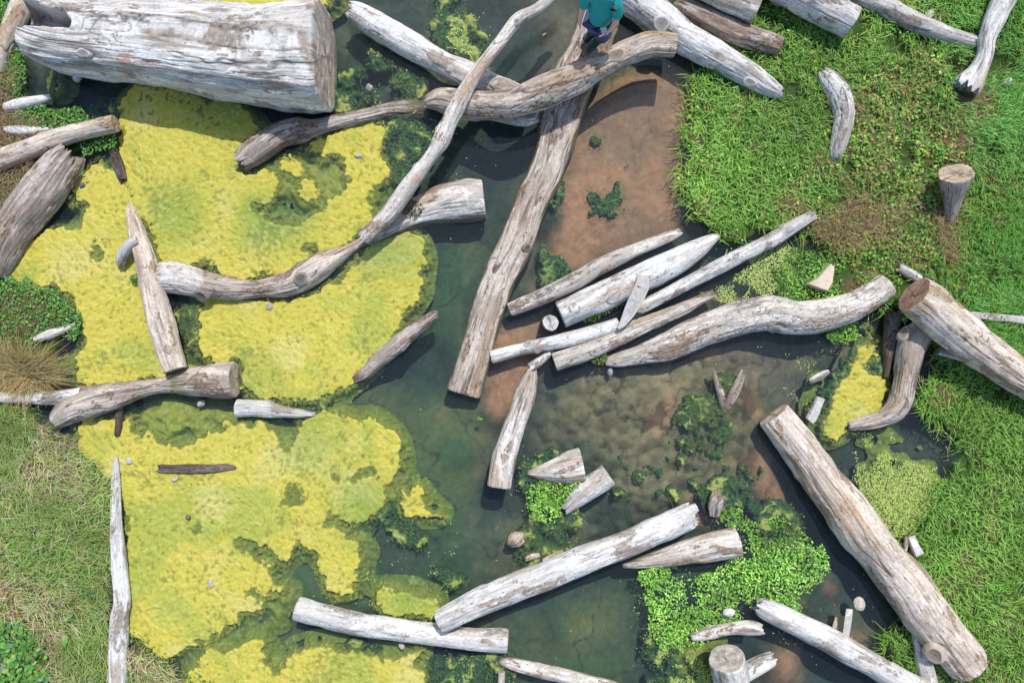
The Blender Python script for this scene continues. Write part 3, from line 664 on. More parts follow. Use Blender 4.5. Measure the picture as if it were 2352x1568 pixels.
def log(name, label, cat, pts, group=None, knots=(), branches=(), endc=None, parts=None, **kw):
    """parts: thing = Empty > trunk, cut_end, knot, branch_stub; small bits are one mesh"""
    s = sweep(pts, **kw); foot(pts)
    cuts = [e for e in (0, 1) if s['e%d' % e] == 'cut']
    if cuts or knots or branches:
        i = s['nu'] // 2; root = bpy.data.objects.new(name, None); col.objects.link(root); root.empty_display_size = 0.2
        loc = Vector((s['P'][i, 0], s['P'][i, 1], 0)); root.location = loc
        kids = [tube_obj('trunk', s, M_wood, None)]
        for e in cuts: kids.append(end_face(s, e, None, endc))
        for k in knots: kids.append(knot_part(s, k[0], k[1], k[2], None, *(k[3:])))
        for b in branches:
            kw2 = dict(pal=s['pal'], e0='cap', e1='broken'); kw2.update(b[1]); s2 = sweep(b[0], **kw2); foot(b[0])
            bo = tube_obj('branch', s2, M_wood, None); kids.append(bo)
            if s2['e1'] == 'cut':
                ee = end_face(s2, 1, bo, endc)
        for k in kids: k.parent = root; k.matrix_parent_inverse = __import__('mathutils').Matrix.Translation(-loc)
        o = root
    else:
        o = tube_obj(name, s, M_wood)
    tag(o, label, cat, group); LOGS[label] = s
    return o

GL = "weathered logs lying in the pond"; GG = "logs lying in the grass"; GD = "small driftwood pieces"
# upper left
log('hollow_log', "huge silver grey hollow log with a split left end, top left", 'log',
    [(84,62,66,.42),(105,68,78,.42),(135,78,83,.44),(200,90,84,.46),(330,100,86,.48),(450,114,92,.50),(588,130,100,.52),(700,133,112,.54),(748,134,114,.54)], group=GL,
    pal='white', rough=0.9, crack=.42, brn=.42, drk=.5, e0='cap', endc=(.54,.43,.35), branches=[([(182,160,12,.22),(176,178,10,.14),(173,186,7,.1)], dict(rough=.5))], knots=[(190,122,8,.004)], noise=.6, gouge=[([(-60,-8),(60,2),(128,24),(162,58),(110,56),(-60,60)], .42)], boxy=.85, stains=[([(130,16),(300,37),(470,49),(600,61),(708,73),(740,95),(775,143),(738,99),(705,78),(600,66),(470,55),(300,43),(130,25)],(.10,.08,.07),.9),([(655,80),(652,110),(668,170),(672,172),(657,110),(659,80)],(.1,.08,.06),.8),([(690,78),(722,95),(738,120),(735,180),(705,168),(690,130),(682,100)],(.24,.18,.12),.9),([(640,20),(690,20),(735,18),(735,60),(700,75),(660,70),(600,65)],(.42,.35,.28),.4),([(268,126),(305,130),(310,150),(295,155),(275,142)],(.40,.20,.13),.8),([(530,110),(545,150),(560,165),(640,170),(660,180),(600,182),(550,170),(530,140)],(.17,.12,.08),.8),([(540,80),(565,85),(560,140),(550,140)],(.3,.24,.18),.6),([(60,100),(100,92),(108,112),(70,120)],(.22,.18,.14),.6),([(220,150),(300,160),(470,205),(560,222),(560,200),(420,180),(300,145)],(.45,.43,.42),.5)])
log('leaning_log', "pale brown log end sticking out beyond the split end of the huge hollow log", 'log', [(54,-10,18),(40,40,22),(14,100,21),(-14,160,20)], pal='tan', z=.12, e0='cap', e1='cap')
log('driftwood_log', "smooth white log pointing down right from the top centre, under the thin pole", 'log',
    [(801,18,16,.16),(830,36,26,.14),(920,90,30,.12),(1010,140,29,.12),(1100,183,28,.12),(1175,212,24,.1),(1218,228,17,.06)], group=GL, pal='white', rough=.5, crack=.35, brn=.3, drk=.1, e0='broken', e1='cap', knots=[(959,135,3,.004)])
log('thin_pole_log', "long thin pale pole lying diagonally on top of the other logs at top centre", 'log',
    [(1300,-42,12,.62),(1268,-8,12,.60),(1235,22,14,.58),(1190,46,15,.58),(1150,95,14,.60),(1100,160,15,.62),(1060,225,17,.64),(1028,290,18,.58),(1012,326,19,.55),(995,352,15,.52),(960,400,18,.46),(925,446,20,.42),(890,493,19,.38),(834,548,17,.32)],
    group=GL, pal='pale', rough=.5, crack=.25, brn=.25, drk=.2, e0='cap', endc=(.5,.47,.42), knots=[(1187,50,5,.006)])
PALG = PAL['grey']
log('curved_log', "curved log crossing the long plank log just below the person", 'log',
    [(976,236,12,.20),(1008,230,24,.24),(1050,238,30,.32),(1110,243,32,.42),(1176,238,34,.50),(1240,215,37,.56),(1310,186,35,.58),(1360,160,30,.58),(1400,141,28,.58),(1440,121,29,.56),(1495,103,28,.52),(1549,105,26,.5)],
    group=GL, pal='umber', rough=.9, crack=.6, brn=.5, drk=.45, bark=.45, e0='broken', knots=[(1416,126,12,.006),(1094,222,5,.004)], endc=(.35,.3,.25))
log('broken_branch', "dark broken stub of wood under the curved log left of the long plank log", 'branch', [(1105,262,10,.1),(1160,272,12,.1),(1205,276,14,.12),(1238,268,12,.14)], pal='grey', e0='cap', e1='broken', drk=.6)
log('plank_log', "long flat topped half log running from the person's feet to the pond centre", 'log',
    [(1392,10,40,.02),(1375,50,48,.0),(1350,118,47,.0),(1308,215,48,.0),(1258,385,42,.0),(1225,460,39,.0),(1188,560,39,.0),(1148,640,37,.0),(1100,784,35,.0),(1065,903,40,.0)],
    group=GL, pal='umber', flat=.45, wetz=.10, rough=1.3, crack=.7, brn=.62, drk=.6, endc=(.45,.4,.34), e0='broken', knots=[(1211,570,7,.02,(.2,.17,.13))])
log('half_sunken_log', "rough dark bark log left of centre whose right end sinks below the water", 'log',
    [(552,372,27,.05),(600,342,31,.06),(645,312,29,.06),(688,300,28,.06),(725,292,19,.05),(770,281,17,.04),(838,266,16,.02),(888,254,14,-.03),(930,252,20,-.10),(985,250,24,-.17),(1040,250,20,-.22)],
    group=GL, pal='brown', rough=1.2, crack=.7, brn=.5, drk=.8, bark=.6, e1='cap', e0='broken')
log('driftwood_piece', "small white driftwood stick on the left bank below the huge hollow log", 'driftwood', [(12,248,10),(45,240,13),(85,232,11),(118,222,5)], group=GD, pal='white', z=.09, e0='cap', e1='broken')
log('bank_log', "tan log with a sawn round end reaching from the left edge over brown scrub", 'log',
    [(-50,388,24,.16),(20,360,22,.17),(80,338,21,.18),(150,312,20,.2),(220,294,21,.22),(266,284,20,.24)], group=GL, pal='tan', rough=.7, crack=.4, e0='cap', endc=(.45,.32,.2))
log('wood_piece', "short whitened wood lump in the brown scrub above the tan sawn log", 'driftwood', [(8,297,6),(40,300,11),(85,300,10),(125,300,6)], group=GD, pal='white', z=.10, e0='broken', e1='broken')
log('bark_log', "thick grey brown log with a rough forked end cut by the left edge", 'log',
    [(165,354,33,.12),(147,378,41,.14),(118,416,45,.14),(88,455,46,.14),(45,510,43,.12),(12,566,37,.10),(-15,625,32,.06)], group=GL, pal='brown', rough=1.0, crack=.5, brn=.35, drk=.45, e0='broken', e1='cap')
log('post', "dark rotten post standing in the algae right of the sawn tan log", 'post', [(262,346,10),(273,382,12),(285,418,9)], group=GD, pal='dark', z=.03, e0='broken', e1='broken')
log('forked_log', "pale brown log with a short stubby side branch, touching the curved knotty log", 'log',
    [(298,468,6,.03),(305,500,14,.06),(317,545,19,.12),(335,600,21,.18),(358,692,26,.24),(383,784,29,.28),(403,850,28,.30)], group=GL, pal='tan', rough=.8, crack=.45, brn=.35, drk=.2, flat=.2, e0='broken', endc=(.3,.24,.18),
    branches=[([(318,552,10,.24),(294,566,13,.22),(281,588,12,.16),(276,608,10,.08)], dict(pal='grey', rough=.3, crack=.1))])
log('curved_knotty_log', "curved cracked log with two round knots lying between the two algae mats", 'log',
    [(372,638,36,.10),(400,638,38,.1),(440,645,37,.1),(482,655,30,.08),(540,664,24,.06),(588,664,19,.05),(650,655,25,.06),(700,634,29,.06),(740,608,27,.05),(775,588,20,.04),(805,572,12,.0),(850,545,10,-.02)],
    group=GL, pal='umber', rough=1.2, crack=.85, brn=.5, drk=.55, e1='cap', stains=[([(360,590),(430,595),(470,640),(450,690),(370,690)],(.62,.60,.57),.7)], endc=(.6,.58,.54), knots=[(690,641,10,.012,(.24,.20,.17)),(463,680,10,.03,(.2,.17,.15))])
log('sawn_log', "half sunken log with white streaky wood and a straight sawn right end at pond centre", 'log',
    [(1112,458,48,-.04),(1060,464,47,-.04),(1010,473,42,-.05),(960,490,33,-.04),(915,515,22,.0),(860,545,14,-.01),(820,560,8,-.03)], group=GL, pal='pale', wetz=.09, rough=1.1, crack=.6, brn=.4, drk=.6, e1='cap', endc=(.4,.37,.3))
log('flared_log', "long log with a flared broken left end and mossy middle at the left edge", 'log',
    [(130,968,18,.06),(170,940,32,.08),(228,917,35,.1),(300,898,24,.12),(350,888,18,.12),(392,883,19,.12),(430,879,29,.12),(480,876,37,.12),(541,874,40,.12)], group=GL, pal='umber', rough=1.0, crack=.6, brn=.6, drk=.4, stains=[([(385,860),(420,858),(430,910),(390,908)],(.14,.15,.04),.7)], e0='cut', endc=(.45,.36,.27),
    branches=[([(190,905,18,.12),(130,912,16,.12),(60,912,14,.1),(-30,912,13,.1)], dict(pal='grey', e1='cap'))])
log('white_log', "short white log tapering to the right below the flared mossy log", 'log', [(544,935,21,.06),(600,938,19,.05),(645,944,14,.04),(690,949,9,.03),(726,949,4,.0)], group=GL, pal='white', rough=.6, crack=.4, e1='broken', endc=(.6,.58,.55))
log('dark_branch', "black wet branch poking down into the algae from under the flared log", 'branch', [(275,930,8),(273,970,8),(269,1002,6)], group=GD, pal='dark', z=.03, e0='cap', e1='broken')
log('rotten_strip', "dark rotten flat strip of wood lying level in the lower yellow algae", 'driftwood', [(362,1075,9),(400,1076,10),(440,1075,11),(490,1075,9),(520,1072,8),(543,1075,3)], group=GD, pal='dark', z=.02, flat=.4, crack=.8, e0='broken', e1='broken')
log('edging_log', "long silver flat beam standing along the left bank at the bottom left", 'log',
    [(267,1048,4,.03),(266,1085,9,.05),(266,1140,11,.08),(267,1200,13,.1),(271,1260,15,.1),(275,1320,17,.1),(279,1380,18,.1),(272,1420,19,.1),(272,1480,20,.1),(271,1560,20,.1),(271,1640,20,.1)], group=GL, pal='white', flat=.35, rough=.8, crack=.4, drk=.25, e0='broken', e1='cap')
log('split_branch', "dark splintered branch rising out of the algae edge at pond centre", 'branch', [(1004,720,11,.14),(965,748,15,.11),(915,790,18,.06),(872,826,17,.04),(840,856,14,.02),(815,872,9,-.03)], group=GL, pal='brown', rough=1.3, crack=.9, drk=.7, e0='broken', e1='cap')
log('peeling_log', "white log with peeling bark along the bottom centre, propping up a longer log", 'log',
    [(681,1397,27,.12),(750,1415,26,.12),(838,1435,24,.12),(920,1446,24,.12),(988,1456,24,.12),(1088,1469,25,.12),(1150,1471,28,.12),(1166,1472,26,.12)], group=GL, pal='white', rough=.5, crack=.45, bark=.25, brn=.35, drk=.15, endc=(.62,.6,.55))
log('propped_log', "long grey white log whose lower left end rests on the peeling white log", 'log',
    [(1008,1427,28,.40),(1080,1390,30,.38),(1180,1349,30,.34),(1250,1322,31,.3),(1326,1291,31,.28),(1426,1254,28,.25),(1526,1211,31,.22),(1596,1178,33,.2)], group=GL, pal='white', rough=.9, crack=.5, brn=.3, drk=.3, e1='broken', endc=(.45,.42,.38))
log('stained_log', "orange stained log with a sawn right end just below the long propped log", 'log',
    [(1694,1244,35,.06),(1640,1254,32,.05),(1580,1268,27,.04),(1520,1282,20,.01),(1470,1291,13,-.03),(1430,1294,9,-.08)], group=GL, pal='pale', rough=1.1, crack=.6, brn=.7, drk=.4, e1='cap', endc=(.5,.42,.3))
log('big_smooth_log', "biggest smooth tan log running diagonally down the lower right of the pond", 'log',
    [(1777,951,37,.10),(1816,1000,43,.12),(1885,1094,44,.14),(1940,1165,50,.16),(1972,1215,53,.18),(2000,1250,48,.18),(2030,1285,47,.18),(2075,1338,50,.2),(2120,1403,52,.2),(2170,1462,50,.2),(2205,1503,48,.2),(2226,1528,44,.2)],
    group=GL, pal='tan', rough=.9, crack=.5, brn=.5, drk=.3, endc=(.48,.38,.29), knots=[(2146,1503,15,.03)])
log('raised_log', "thick tan log with a reddish sawn face pointing left, leaving at the right edge", 'log',
    [(2100,676,46,.62),(2135,702,48,.58),(2190,752,46,.52),(2260,808,42,.45),(2330,858,38,.4),(2440,935,36,.3)], group=GG, pal='tan', rough=.8, crack=.5, brn=.5, drk=.2, e1='cap', endc=(.40,.235,.165))
log('round_pole', "short round grey pole lying under the thick tan log near the right edge", 'log', [(2154,806,9,.16),(2210,820,10,.18),(2264,834,11,.2)], group=GG, pal='grey', endc=(.5,.38,.28))
log('thin_rail', "thin grey wooden rail in the grass at the right edge above the thick tan log", 'plank', [(2225,722,7,.2),(2290,728,8,.2),(2370,736,9,.2)], group=GG, pal='grey', sq=.02)
log('bent_log', "bent log with a knobbly dark top curving down left of the right bank grass", 'log',
    [(2150,742,18,.22),(2128,752,26,.2),(2100,784,30,.2),(2087,834,27,.18),(2076,880,24,.16),(2070,912,26,.14),(2052,943,25,.12),(2018,962,18,.08),(1980,972,15,.05),(1946,979,9,.0)], group=GL, pal='umber', rough=.9, crack=.5, drk=.6, brn=.5, e0='broken', e1='broken', knots=[(2075,765,9,.02)])
log('dark_branch', "thin dark mossy branch standing just left of the bent log", 'branch', [(2052,718,18,.06),(2043,784,15,.06),(2038,830,9,.04),(2034,868,5,.0)], group=GL, pal='dark', crack=.8, e0='cap', e1='broken')
log('deep_barked_log', "long curved log with deep cracked pale bark, right end sawn, in the pond's right half", 'log',
    [(2038,656,29,.24),(1970,696,33,.22),(1900,722,35,.2),(1830,729,36,.18),(1764,720,38,.16),(1700,730,38,.14),(1640,750,37,.12),(1590,770,35,.1),(1530,797,30,.08),(1470,815,20,.05),(1420,827,15,.03),(1390,832,9,.0)],
    group=GL, pal='pale', rough=1.0, crack=.5, bark=.95, brn=.3, drk=.3, e1='broken', endc=(.5,.4,.3))
log('streaky_log', "tan streaked log with a sharp cut left end beside the deep barked log", 'log',
    [(1273,831,22,.12),(1340,808,22,.12),(1400,782,21,.1),(1450,758,19,.08),(1500,736,17,.05),(1560,712,15,.03),(1600,692,12,.0),(1640,672,10,-.05)], group=GL, pal='pale', rough=1.1, crack=.7, brn=.5, drk=.3, e1='broken', endc=(.5,.45,.38))
log('white_pole', "smooth whitish pole with its left end between two split logs, under the grey board", 'log',
    [(1128,820,15,.14),(1190,803,15,.14),(1240,793,16,.14),(1300,780,17,.14),(1360,765,17,.14),(1421,745,16,.14)], group=GL, pal='white', rough=.5, crack=.3, drk=.15, knots=[(1213,789,6,.02)], endc=(.6,.56,.5))
log('pale_pole', "pale bent pole with a long dark split, topmost of the parallel logs", 'log',
    [(1170,711,16,.12),(1250,679,18,.12),(1320,645,19,.12),(1370,615,19,.12),(1430,587,18,.1),(1480,566,15,.08),(1525,548,14,.06),(1564,532,9,.02)], group=GL, pal='pale', rough=.7, crack=.5, brn=.4, e1='broken', endc=(.55,.45,.35), stains=[([(1168,702),(1200,697),(1250,672),(1290,650),(1340,628),(1390,600),(1340,634),(1290,658),(1250,681),(1200,706),(1168,712)],(.12,.10,.09),.9)])
log('bright_log', "brightest white pointed log in the middle right with a board resting on it", 'log',
    [(1288,725,32,.12),(1340,702,34,.12),(1420,662,34,.12),(1490,632,33,.12),(1550,602,30,.1),(1600,572,22,.07),(1630,553,14,.05),(1652,541,7,.0)], group=GL, pal='white', rough=.4, crack=.35, brn=.15, drk=.1, e1='broken', endc=(.4,.37,.33))
log('board', "short flat grey board laid across the bright white log and two poles", 'plank', [(1479,632,15,.41),(1474,660,17,.40),(1452,705,15,.36),(1432,740,9,.33),(1420,754,3,.32)], pal='grey', sq=.018, rough=.3, crack=.25, noise=.4)
log('long_thin_log', "long thin grey brown log running up right into the bright grass", 'log',
    [(1466,711,12,.2),(1476,704,14,.2),(1520,682,14,.18),(1576,652,16,.16),(1660,608,17,.16),(1764,556,17,.18),(1820,522,16,.2),(1872,492,12,.2)], group=GL, pal='grey', rough=.8, crack=.55, brn=.4, e1='broken', endc=(.3,.24,.18), knots=[(1472,711,5,.01)])
log('wood_stub', "white splintered stub of wood just below the smooth whitish pole's left half", 'driftwood', [(1262,808,9),(1240,828,11),(1213,846,11)], group=GD, pal='white', z=.05, e0='cap', e1='broken')
log('white_slab_log', "white and brown split log below the parallel poles, ending square in open water", 'log',
    [(1223,850,12,.08),(1212,890,20,.12),(1194,945,24,.16),(1173,1000,26,.2),(1157,1050,28,.24),(1146,1118,27,.28)], group=GL, pal='pale', rough=.7, crack=.5, brn=.5, drk=.2, flat=.25, e0='broken', endc=(.5,.46,.4))
log('wedge_log', "short rough wedge shaped log chunk with a mossy upper side below pond centre", 'log', [(1338,1070,41,.02),(1300,1077,36,.02),(1255,1083,22,.0),(1210,1086,4,-.02)], group=GL, pal='pale', rough=1.4, crack=.9, bark=.4, drk=.6, e1='broken', endc=(.4,.33,.27))
log('stub_log', "short pale log chunk with crumbling lower end right of the small cress clump", 'log', [(1397,1089,29,.08),(1362,1114,27,.07),(1325,1145,21,.05),(1296,1172,12,.02)], group=GL, pal='white', rough=.8, crack=.5, e1='broken', endc=(.5,.45,.38))
log('snag', "dark V shaped snag poking out of the water near the submerged moss", 'branch', [(1708,850,7,.05),(1693,885,10,.05),(1675,920,11,.02),(1657,950,8,-.06)], pal='brown', drk=.8, crack=.8, e0='broken', e1='broken',
    branches=[([(1662,940,9,-.04),(1655,905,9,.03),(1645,875,6,.05),(1638,846,3,.08)], dict(pal='brown'))])
log('rotten_stub', "rotten knobbly stub standing above the cress near the long log's right end", 'stump', [(1641,1180,14,.0),(1643,1160,17,.06),(1652,1136,18,.12)], pal='brown', drk=.6, crack=.9, rough=2, e0='cap', e1='broken')
log('driftwood_piece', "small oval grey driftwood chunk left of the right hand algae channel", 'driftwood', [(1858,877,6),(1876,868,9),(1893,859,8),(1904,853,5)], group=GD, pal='grey', z=.03, crack=.9, e0='broken', e1='cap')
log('driftwood_piece', "small white driftwood block at the left edge of the right hand algae channel", 'driftwood', [(1884,913,10),(1874,938,10),(1864,958,11),(1858,966,10)], group=GD, pal='white', z=.04, sq=.04)
log('wood_offcut', "narrow standing offcut plank in the dark water above the lower right white log", 'plank', [(1951,1398,8,.12),(1947,1430,8,.12),(1942,1461,8,.1)], group=GD, pal='grey', sq=.015, endc=(.5,.4,.35))
log('wood_sliver', "thin brown sliver of wood left of the narrow offcut plank", 'plank', [(1921,1416,2),(1918,1435,5),(1914,1452,4)], group=GD, pal='tan', z=.05, sq=.012, e0='broken', e1='broken')
log('lower_right_log', "smooth whitish log cut by the bottom edge in the lower right", 'log',
    [(1737,1387,18,.1),(1764,1399,24,.12),(1840,1436,28,.14),(1914,1474,29,.16),(1990,1518,28,.18),(2080,1568,29,.2),(2160,1615,28,.2)], group=GL, pal='white', rough=.4, crack=.25, brn=.25, drk=.1, e0='broken', e1='cap', knots=[(2058,1549,4,.006)])
log('arched_log', "small arched pale log at the lower edge of the big cress bed", 'log', [(1585,1464,8,.04),(1630,1452,15,.06),(1680,1442,15,.07),(1720,1440,17,.07),(1752,1444,13,.06)], group=GL, pal='pale', rough=.8, crack=.4, e0='broken', e1='broken')
log('thick_log_end', "thick grey log end with a round sawn face rising from the bottom edge", 'log', [(1669,1512,39,.62),(1678,1548,39,.50),(1690,1600,40,.34),(1705,1680,42,.1)], pal='white', rough=.7, crack=.45, drk=.3, e1='cap', endc=(.46,.41,.35))
log('white_log_piece', "white broken log piece wedged against the thick grey log end at the bottom", 'log', [(1702,1546,20,.1),(1745,1524,19,.1),(1778,1508,15,.1)], group=GL, pal='white', rough=.6, crack=.3, e0='cap', e1='broken')
log('wet_log', "wet pale log leaving the picture at the bottom centre", 'log', [(1147,1516,6,-.02),(1180,1524,14,.0),(1250,1540,17,.02),(1330,1561,18,.02),(1440,1594,19,.0)], group=GL, pal='pale', rough=1.0, crack=.6, drk=.5, e0='broken', e1='cap')
log('small_post', "small pale post end at the very bottom edge left of the wet log", 'post', [(1152,1541,8,.08),(1149,1600,9,.06)], group=GD, pal='pale', e0='cap', e1='cap')
# upper right
log('knotty_log', "thick white knotty log from the top edge into the grass right of the person", 'log',
    [(1405,-50,34,.2),(1440,-18,38,.2),(1480,10,38,.2),(1525,45,36,.2),(1565,80,33,.2),(1600,102,31,.2),(1660,135,30,.18),(1710,165,28,.16),(1757,196,23,.14),(1795,215,14,.1)], group=GL, pal='white', rough=.7, crack=.5, brn=.35, drk=.3, e0='cap', e1='broken', knots=[(1519,55,12,.005),(1722,189,8,.005)])
log('brown_log', "brown weathered log lying behind the thick white knotty log", 'log', [(1550,5,16,.16),(1575,18,20,.16),(1620,42,24,.16),(1680,70,25,.16),(1740,92,25,.16),(1792,106,21,.16)], group=GG, pal='brown', rough=1.1, crack=.8, brn=.6, drk=.5, e0='cap', endc=(.3,.25,.2))
log('grey_log', "grey sawn log end at the top edge above the brown weathered log", 'log', [(1590,-45,28,.36),(1670,-5,30,.36),(1737,25,29,.36)], group=GG, pal='grey', rough=.6, crack=.5, e0='cap', endc=(.3,.28,.25))
log('sawn_beam_log', "thick grey sawn log from the top edge ending in grass, upper right", 'log', [(1760,-52,36,.32),(1830,-16,37,.32),(1900,22,37,.32),(1957,51,37,.32)], group=GG, pal='grey', rough=.5, crack=.3, brn=.25, e0='cap', endc=(.42,.38,.33), knots=[(1975-4,22,3,.004)][:0])
log('slim_grass_log', "slim pale grey log lying in grass, ending against the bleached crooked log", 'log', [(1960,-18,20,.14),(2030,14,20,.14),(2090,46,19,.14),(2160,75,18,.14),(2241,99,15,.14)], group=GG, pal='grey', rough=.6, crack=.45, brn=.4, e0='cap', endc=(.6,.56,.5))
log('bleached_log', "bleached bright white crooked log with a flared foot at the upper right edge", 'log',
    [(2325,-35,25,.3),(2304,3,25,.3),(2284,45,24,.28),(2267,90,19,.26),(2262,125,18,.24),(2247,160,20,.22),(2228,188,27,.2),(2214,209,33,.18)], group=GG, pal='white', rough=.4, crack=.3, brn=.1, drk=.15, e0='cap', e1='broken')
log('bark_log', "curved grey barked log lying vertically in the picture in the right hand meadow", 'log', [(1888,163,10,.08),(1904,183,20,.12),(1926,218,25,.14),(1937,260,23,.14),(1930,310,21,.12),(1922,345,17,.1),(1917,368,10,.06)], group=GG, pal='grey', rough=1.1, crack=.6, bark=.4, e0='broken', e1='broken')
log('leaning_stump', "leaning tree stump with a round sawn top in the right hand meadow", 'stump', [(2194,399,39,.54),(2192,420,33,.44),(2188,450,23,.28),(2184,490,15,.10),(2180,520,14,-.05)], pal='brown', rough=1.0, crack=.8, brn=.9, drk=.6, e1='cap', endc=(.50,.39,.28))
log('wood_piece', "small tan wood lump in dry weeds near the top right", 'driftwood', [(2126,46,7),(2134,35,9),(2144,24,5)], group=GD, pal='tan', z=.12, e0='broken', e1='broken')
log('half_buried_log', "half buried brown log just behind the reddish sawn face", 'log', [(2062,612,9),(2085,626,11),(2112,642,10)], group=GG, pal='grey', z=.12, e0='broken', e1='cap')
log('hidden_log', "pale log poking out under the lower end of the biggest tan log", 'log', [(2104,1452,11,.08),(2116,1500,16,.08),(2128,1552,19,.08),(2142,1620,20,.08)], group=GG, pal='grey', crack=.5, e0='broken', e1='cap')
log('wood_offcut', "short offcut post with a dark end beside the biggest tan log's right side", 'post', [(2090,1230,9,.12),(2099,1252,9,.14),(2110,1273,11,.16)], group=GD, pal='grey', sq=.05, endc=(.2,.16,.13))
log('wood_sliver', "thin pale sliver beside the short offcut post on the right", 'plank', [(2082,1232,3),(2081,1250,4),(2079,1266,3)], group=GD, pal='pale', z=.12, sq=.02, e0='broken', e1='broken')
log('thin_log', "thin pale dead log under leaves at the left edge", 'log', [(80,780,7,.1),(115,768,11,.1),(150,756,7,.08),(174,744,4,.06)], group=GD, pal='pale', drk=.6, e0='broken', e1='broken')
log('sunken_board', "dark sunken board under the water right of the small grey driftwood chunk", 'plank', [(1948,795,8,-.1),(1932,825,9,-.1),(1914,856,8,-.1)], group=GD, pal='brown', sq=.015, e0='broken', e1='broken')
log('bark_chunk', "rough bark lump at the left of the mossy shallows, bottom centre", 'driftwood', [(1170,1252,7),(1185,1240,17),(1205,1232,11)], group=GD, pal='tan', z=.03, rough=2, bark=.8, crack=.8, e0='broken', e1='broken')
log('bark_chunk', "flat bark lump just above the middle of the propped log", 'driftwood', [(1205,1284,5),(1220,1278,8),(1240,1273,5)], group=GD, pal='tan', z=.03, rough=2, bark=.5, e0='broken', e1='broken')
log('wood_piece', "small cut branch piece touching the upper side of the long propped log", 'driftwood', [(1247,1288,6),(1270,1280,9),(1296,1270,9)], group=GD, pal='tan', z=.04, e0='broken', endc=(.2,.15,.12))

from mathutils import Matrix
def keep_children(root, kids, loc):
    for k in kids: k.parent = root; k.matrix_parent_inverse = Matrix.Translation(-Vector(loc))

def lathe_blob(x, y, rings, n=24, seed=1, jit=0.06):
    """rings: (z, r) plan radius; returns verts of a closed irregular upright body"""
    rn = np.random.RandomState(seed); t = np.arange(n) * 2 * math.pi / n; jr = 1 + jit * np.sin(2 * t + seed) + jit * 0.6 * np.sin(3 * t + seed * 2) + 0.02 * rn.randn(n)
    Vs = []
    c0 = np.array(W(x, y, rings[-1][0]))
    for z, r in rings: Vs.append(np.stack([c0[0] + np.cos(t) * r / PM * jr, c0[1] + np.sin(t) * r / PM * jr, np.full(n, z)], -1))
    return Vs

# upright stub in the water left of the bright white log
def upright_stub():
    rg = [(-.35, 20), (-.1, 19.5), (0.0, 19), (.05, 18.5), (.12, 18.5), (.2, 18), (.235, 17.8), (.25, 17)]
    Vs = lathe_blob(1265, 741, rg, 48, 3, .05); n = 48; rn = np.random.RandomState(4)
    Cs = [np.ones((n, 3)) * np.array([.5, .46, .42]) * rn.uniform(.55, 1.1, (n, 1)) * (0.35 if z < .03 else 1) for z, r in rg]
    F = [];
    for k in range(len(rg) - 1): a = np.arange(n) + k * n; b = a + n; F.append(np.stack([a, np.roll(a, -1), np.roll(b, -1), b], -1))
    V = np.concatenate(Vs)
    tr = mesh_obj('trunk', V, np.concatenate(F), M_wood, np.concatenate(Cs), V * 2)
    s = dict(V=np.stack([Vs[-1], Vs[-1]]), nu=2, nv=n, Sd=np.array([[1, 0, 0]] * 2), U=np.array([[0, 1, 0]] * 2), T=np.array([[0, 0, 1.0]] * 2), R=np.array([.115] * 2), seed=77, pal='white')
    en = end_face(s, 1, None, (.56, .53, .48)); en.location = (0, 0, 0)
    r = bpy.data.objects.new('stump', None); col.objects.link(r); p = W(1265, 741, 0); r.location = (p[0], p[1], 0)
    keep_children(r, [tr, en], (p[0], p[1], 0)); tag(r, "short upright stub with a cracked round top left of the bright white log", 'stump')
upright_stub()

# stones
def stone(name, label, x, y, r, z, c, e=.75, seed=1, group="small stones in the pond", up=.6):
    rn = np.random.RandomState(seed * 17 + 3); bm_v = []; n1, n2 = 9, 12
    ax = rn.uniform(0, 3.14); pl = rn.randn(7, 3); pl[:, 2] = np.abs(pl[:, 2]) * .9; pl /= np.linalg.norm(pl, axis=1)[:, None]; dd = rn.uniform(.5, .75, 7)
    ph = (np.arange(n1) + .5) / n1 * math.pi; th = np.arange(n2) / n2 * 2 * math.pi
    d = np.stack([np.outer(np.sin(ph), np.cos(th)), np.outer(np.sin(ph), np.sin(th)), np.outer(np.cos(ph), np.ones(n2))], -1)
    rad = np.ones((n1, n2))
    for p, q in zip(pl, dd): dt = d @ p; rad = np.minimum(rad, np.where(dt > .05, q / np.maximum(dt, .05), 9))
    v = d * rad[..., None]; v = v * np.array([1, e, up]); ca, sa = math.cos(ax), math.sin(ax)
    v = np.stack([v[..., 0] * ca - v[..., 1] * sa, v[..., 0] * sa + v[..., 1] * ca, v[..., 2]], -1) * r / PM
    o0 = np.array(W(x, y, z)); V = v.reshape(-1, 3) + o0; I = np.arange(n1 * n2).reshape(n1, n2); J = np.roll(I, -1, 1)
    F = np.stack([I[:-1], I[1:], J[1:], J[:-1]], -1).reshape(-1, 4); top = V[:n2].mean(0); bot = V[-n2:].mean(0)
    V = np.concatenate([V, [top, bot]]); k = len(V)
    T3 = np.concatenate([np.stack([np.full(n2, k - 2), I[0], J[0]], -1), np.stack([np.full(n2, k - 1), J[-1], I[-1]], -1)])
    cc = np.ones((k, 3)) * np.array(c) * rn.uniform(.85, 1.1, (k, 1))
    o = mesh_obj(name, V, F, M_stone, cc, None, None, False, T3); tag(o, label, 'stone', group); return o
stone('stone', "grey angular stone in dark water right of the huge hollow log's end", 848, 199, 11, .02, (.36, .33, .30), seed=1)
stone('stone', "small grey stone on the algae rim below the half sunken bark log", 822, 359, 10, .02, (.38, .36, .33), seed=2)
stone('stone', "round grey stone on algae just below the curved knotty log", 619, 705, 10, .02, (.36, .34, .33), seed=3, e=.8)
stone('stone', "flat pale stone in the water under the mossy flared log", 460, 928, 14, .02, (.42, .38, .35), seed=4, e=.55)
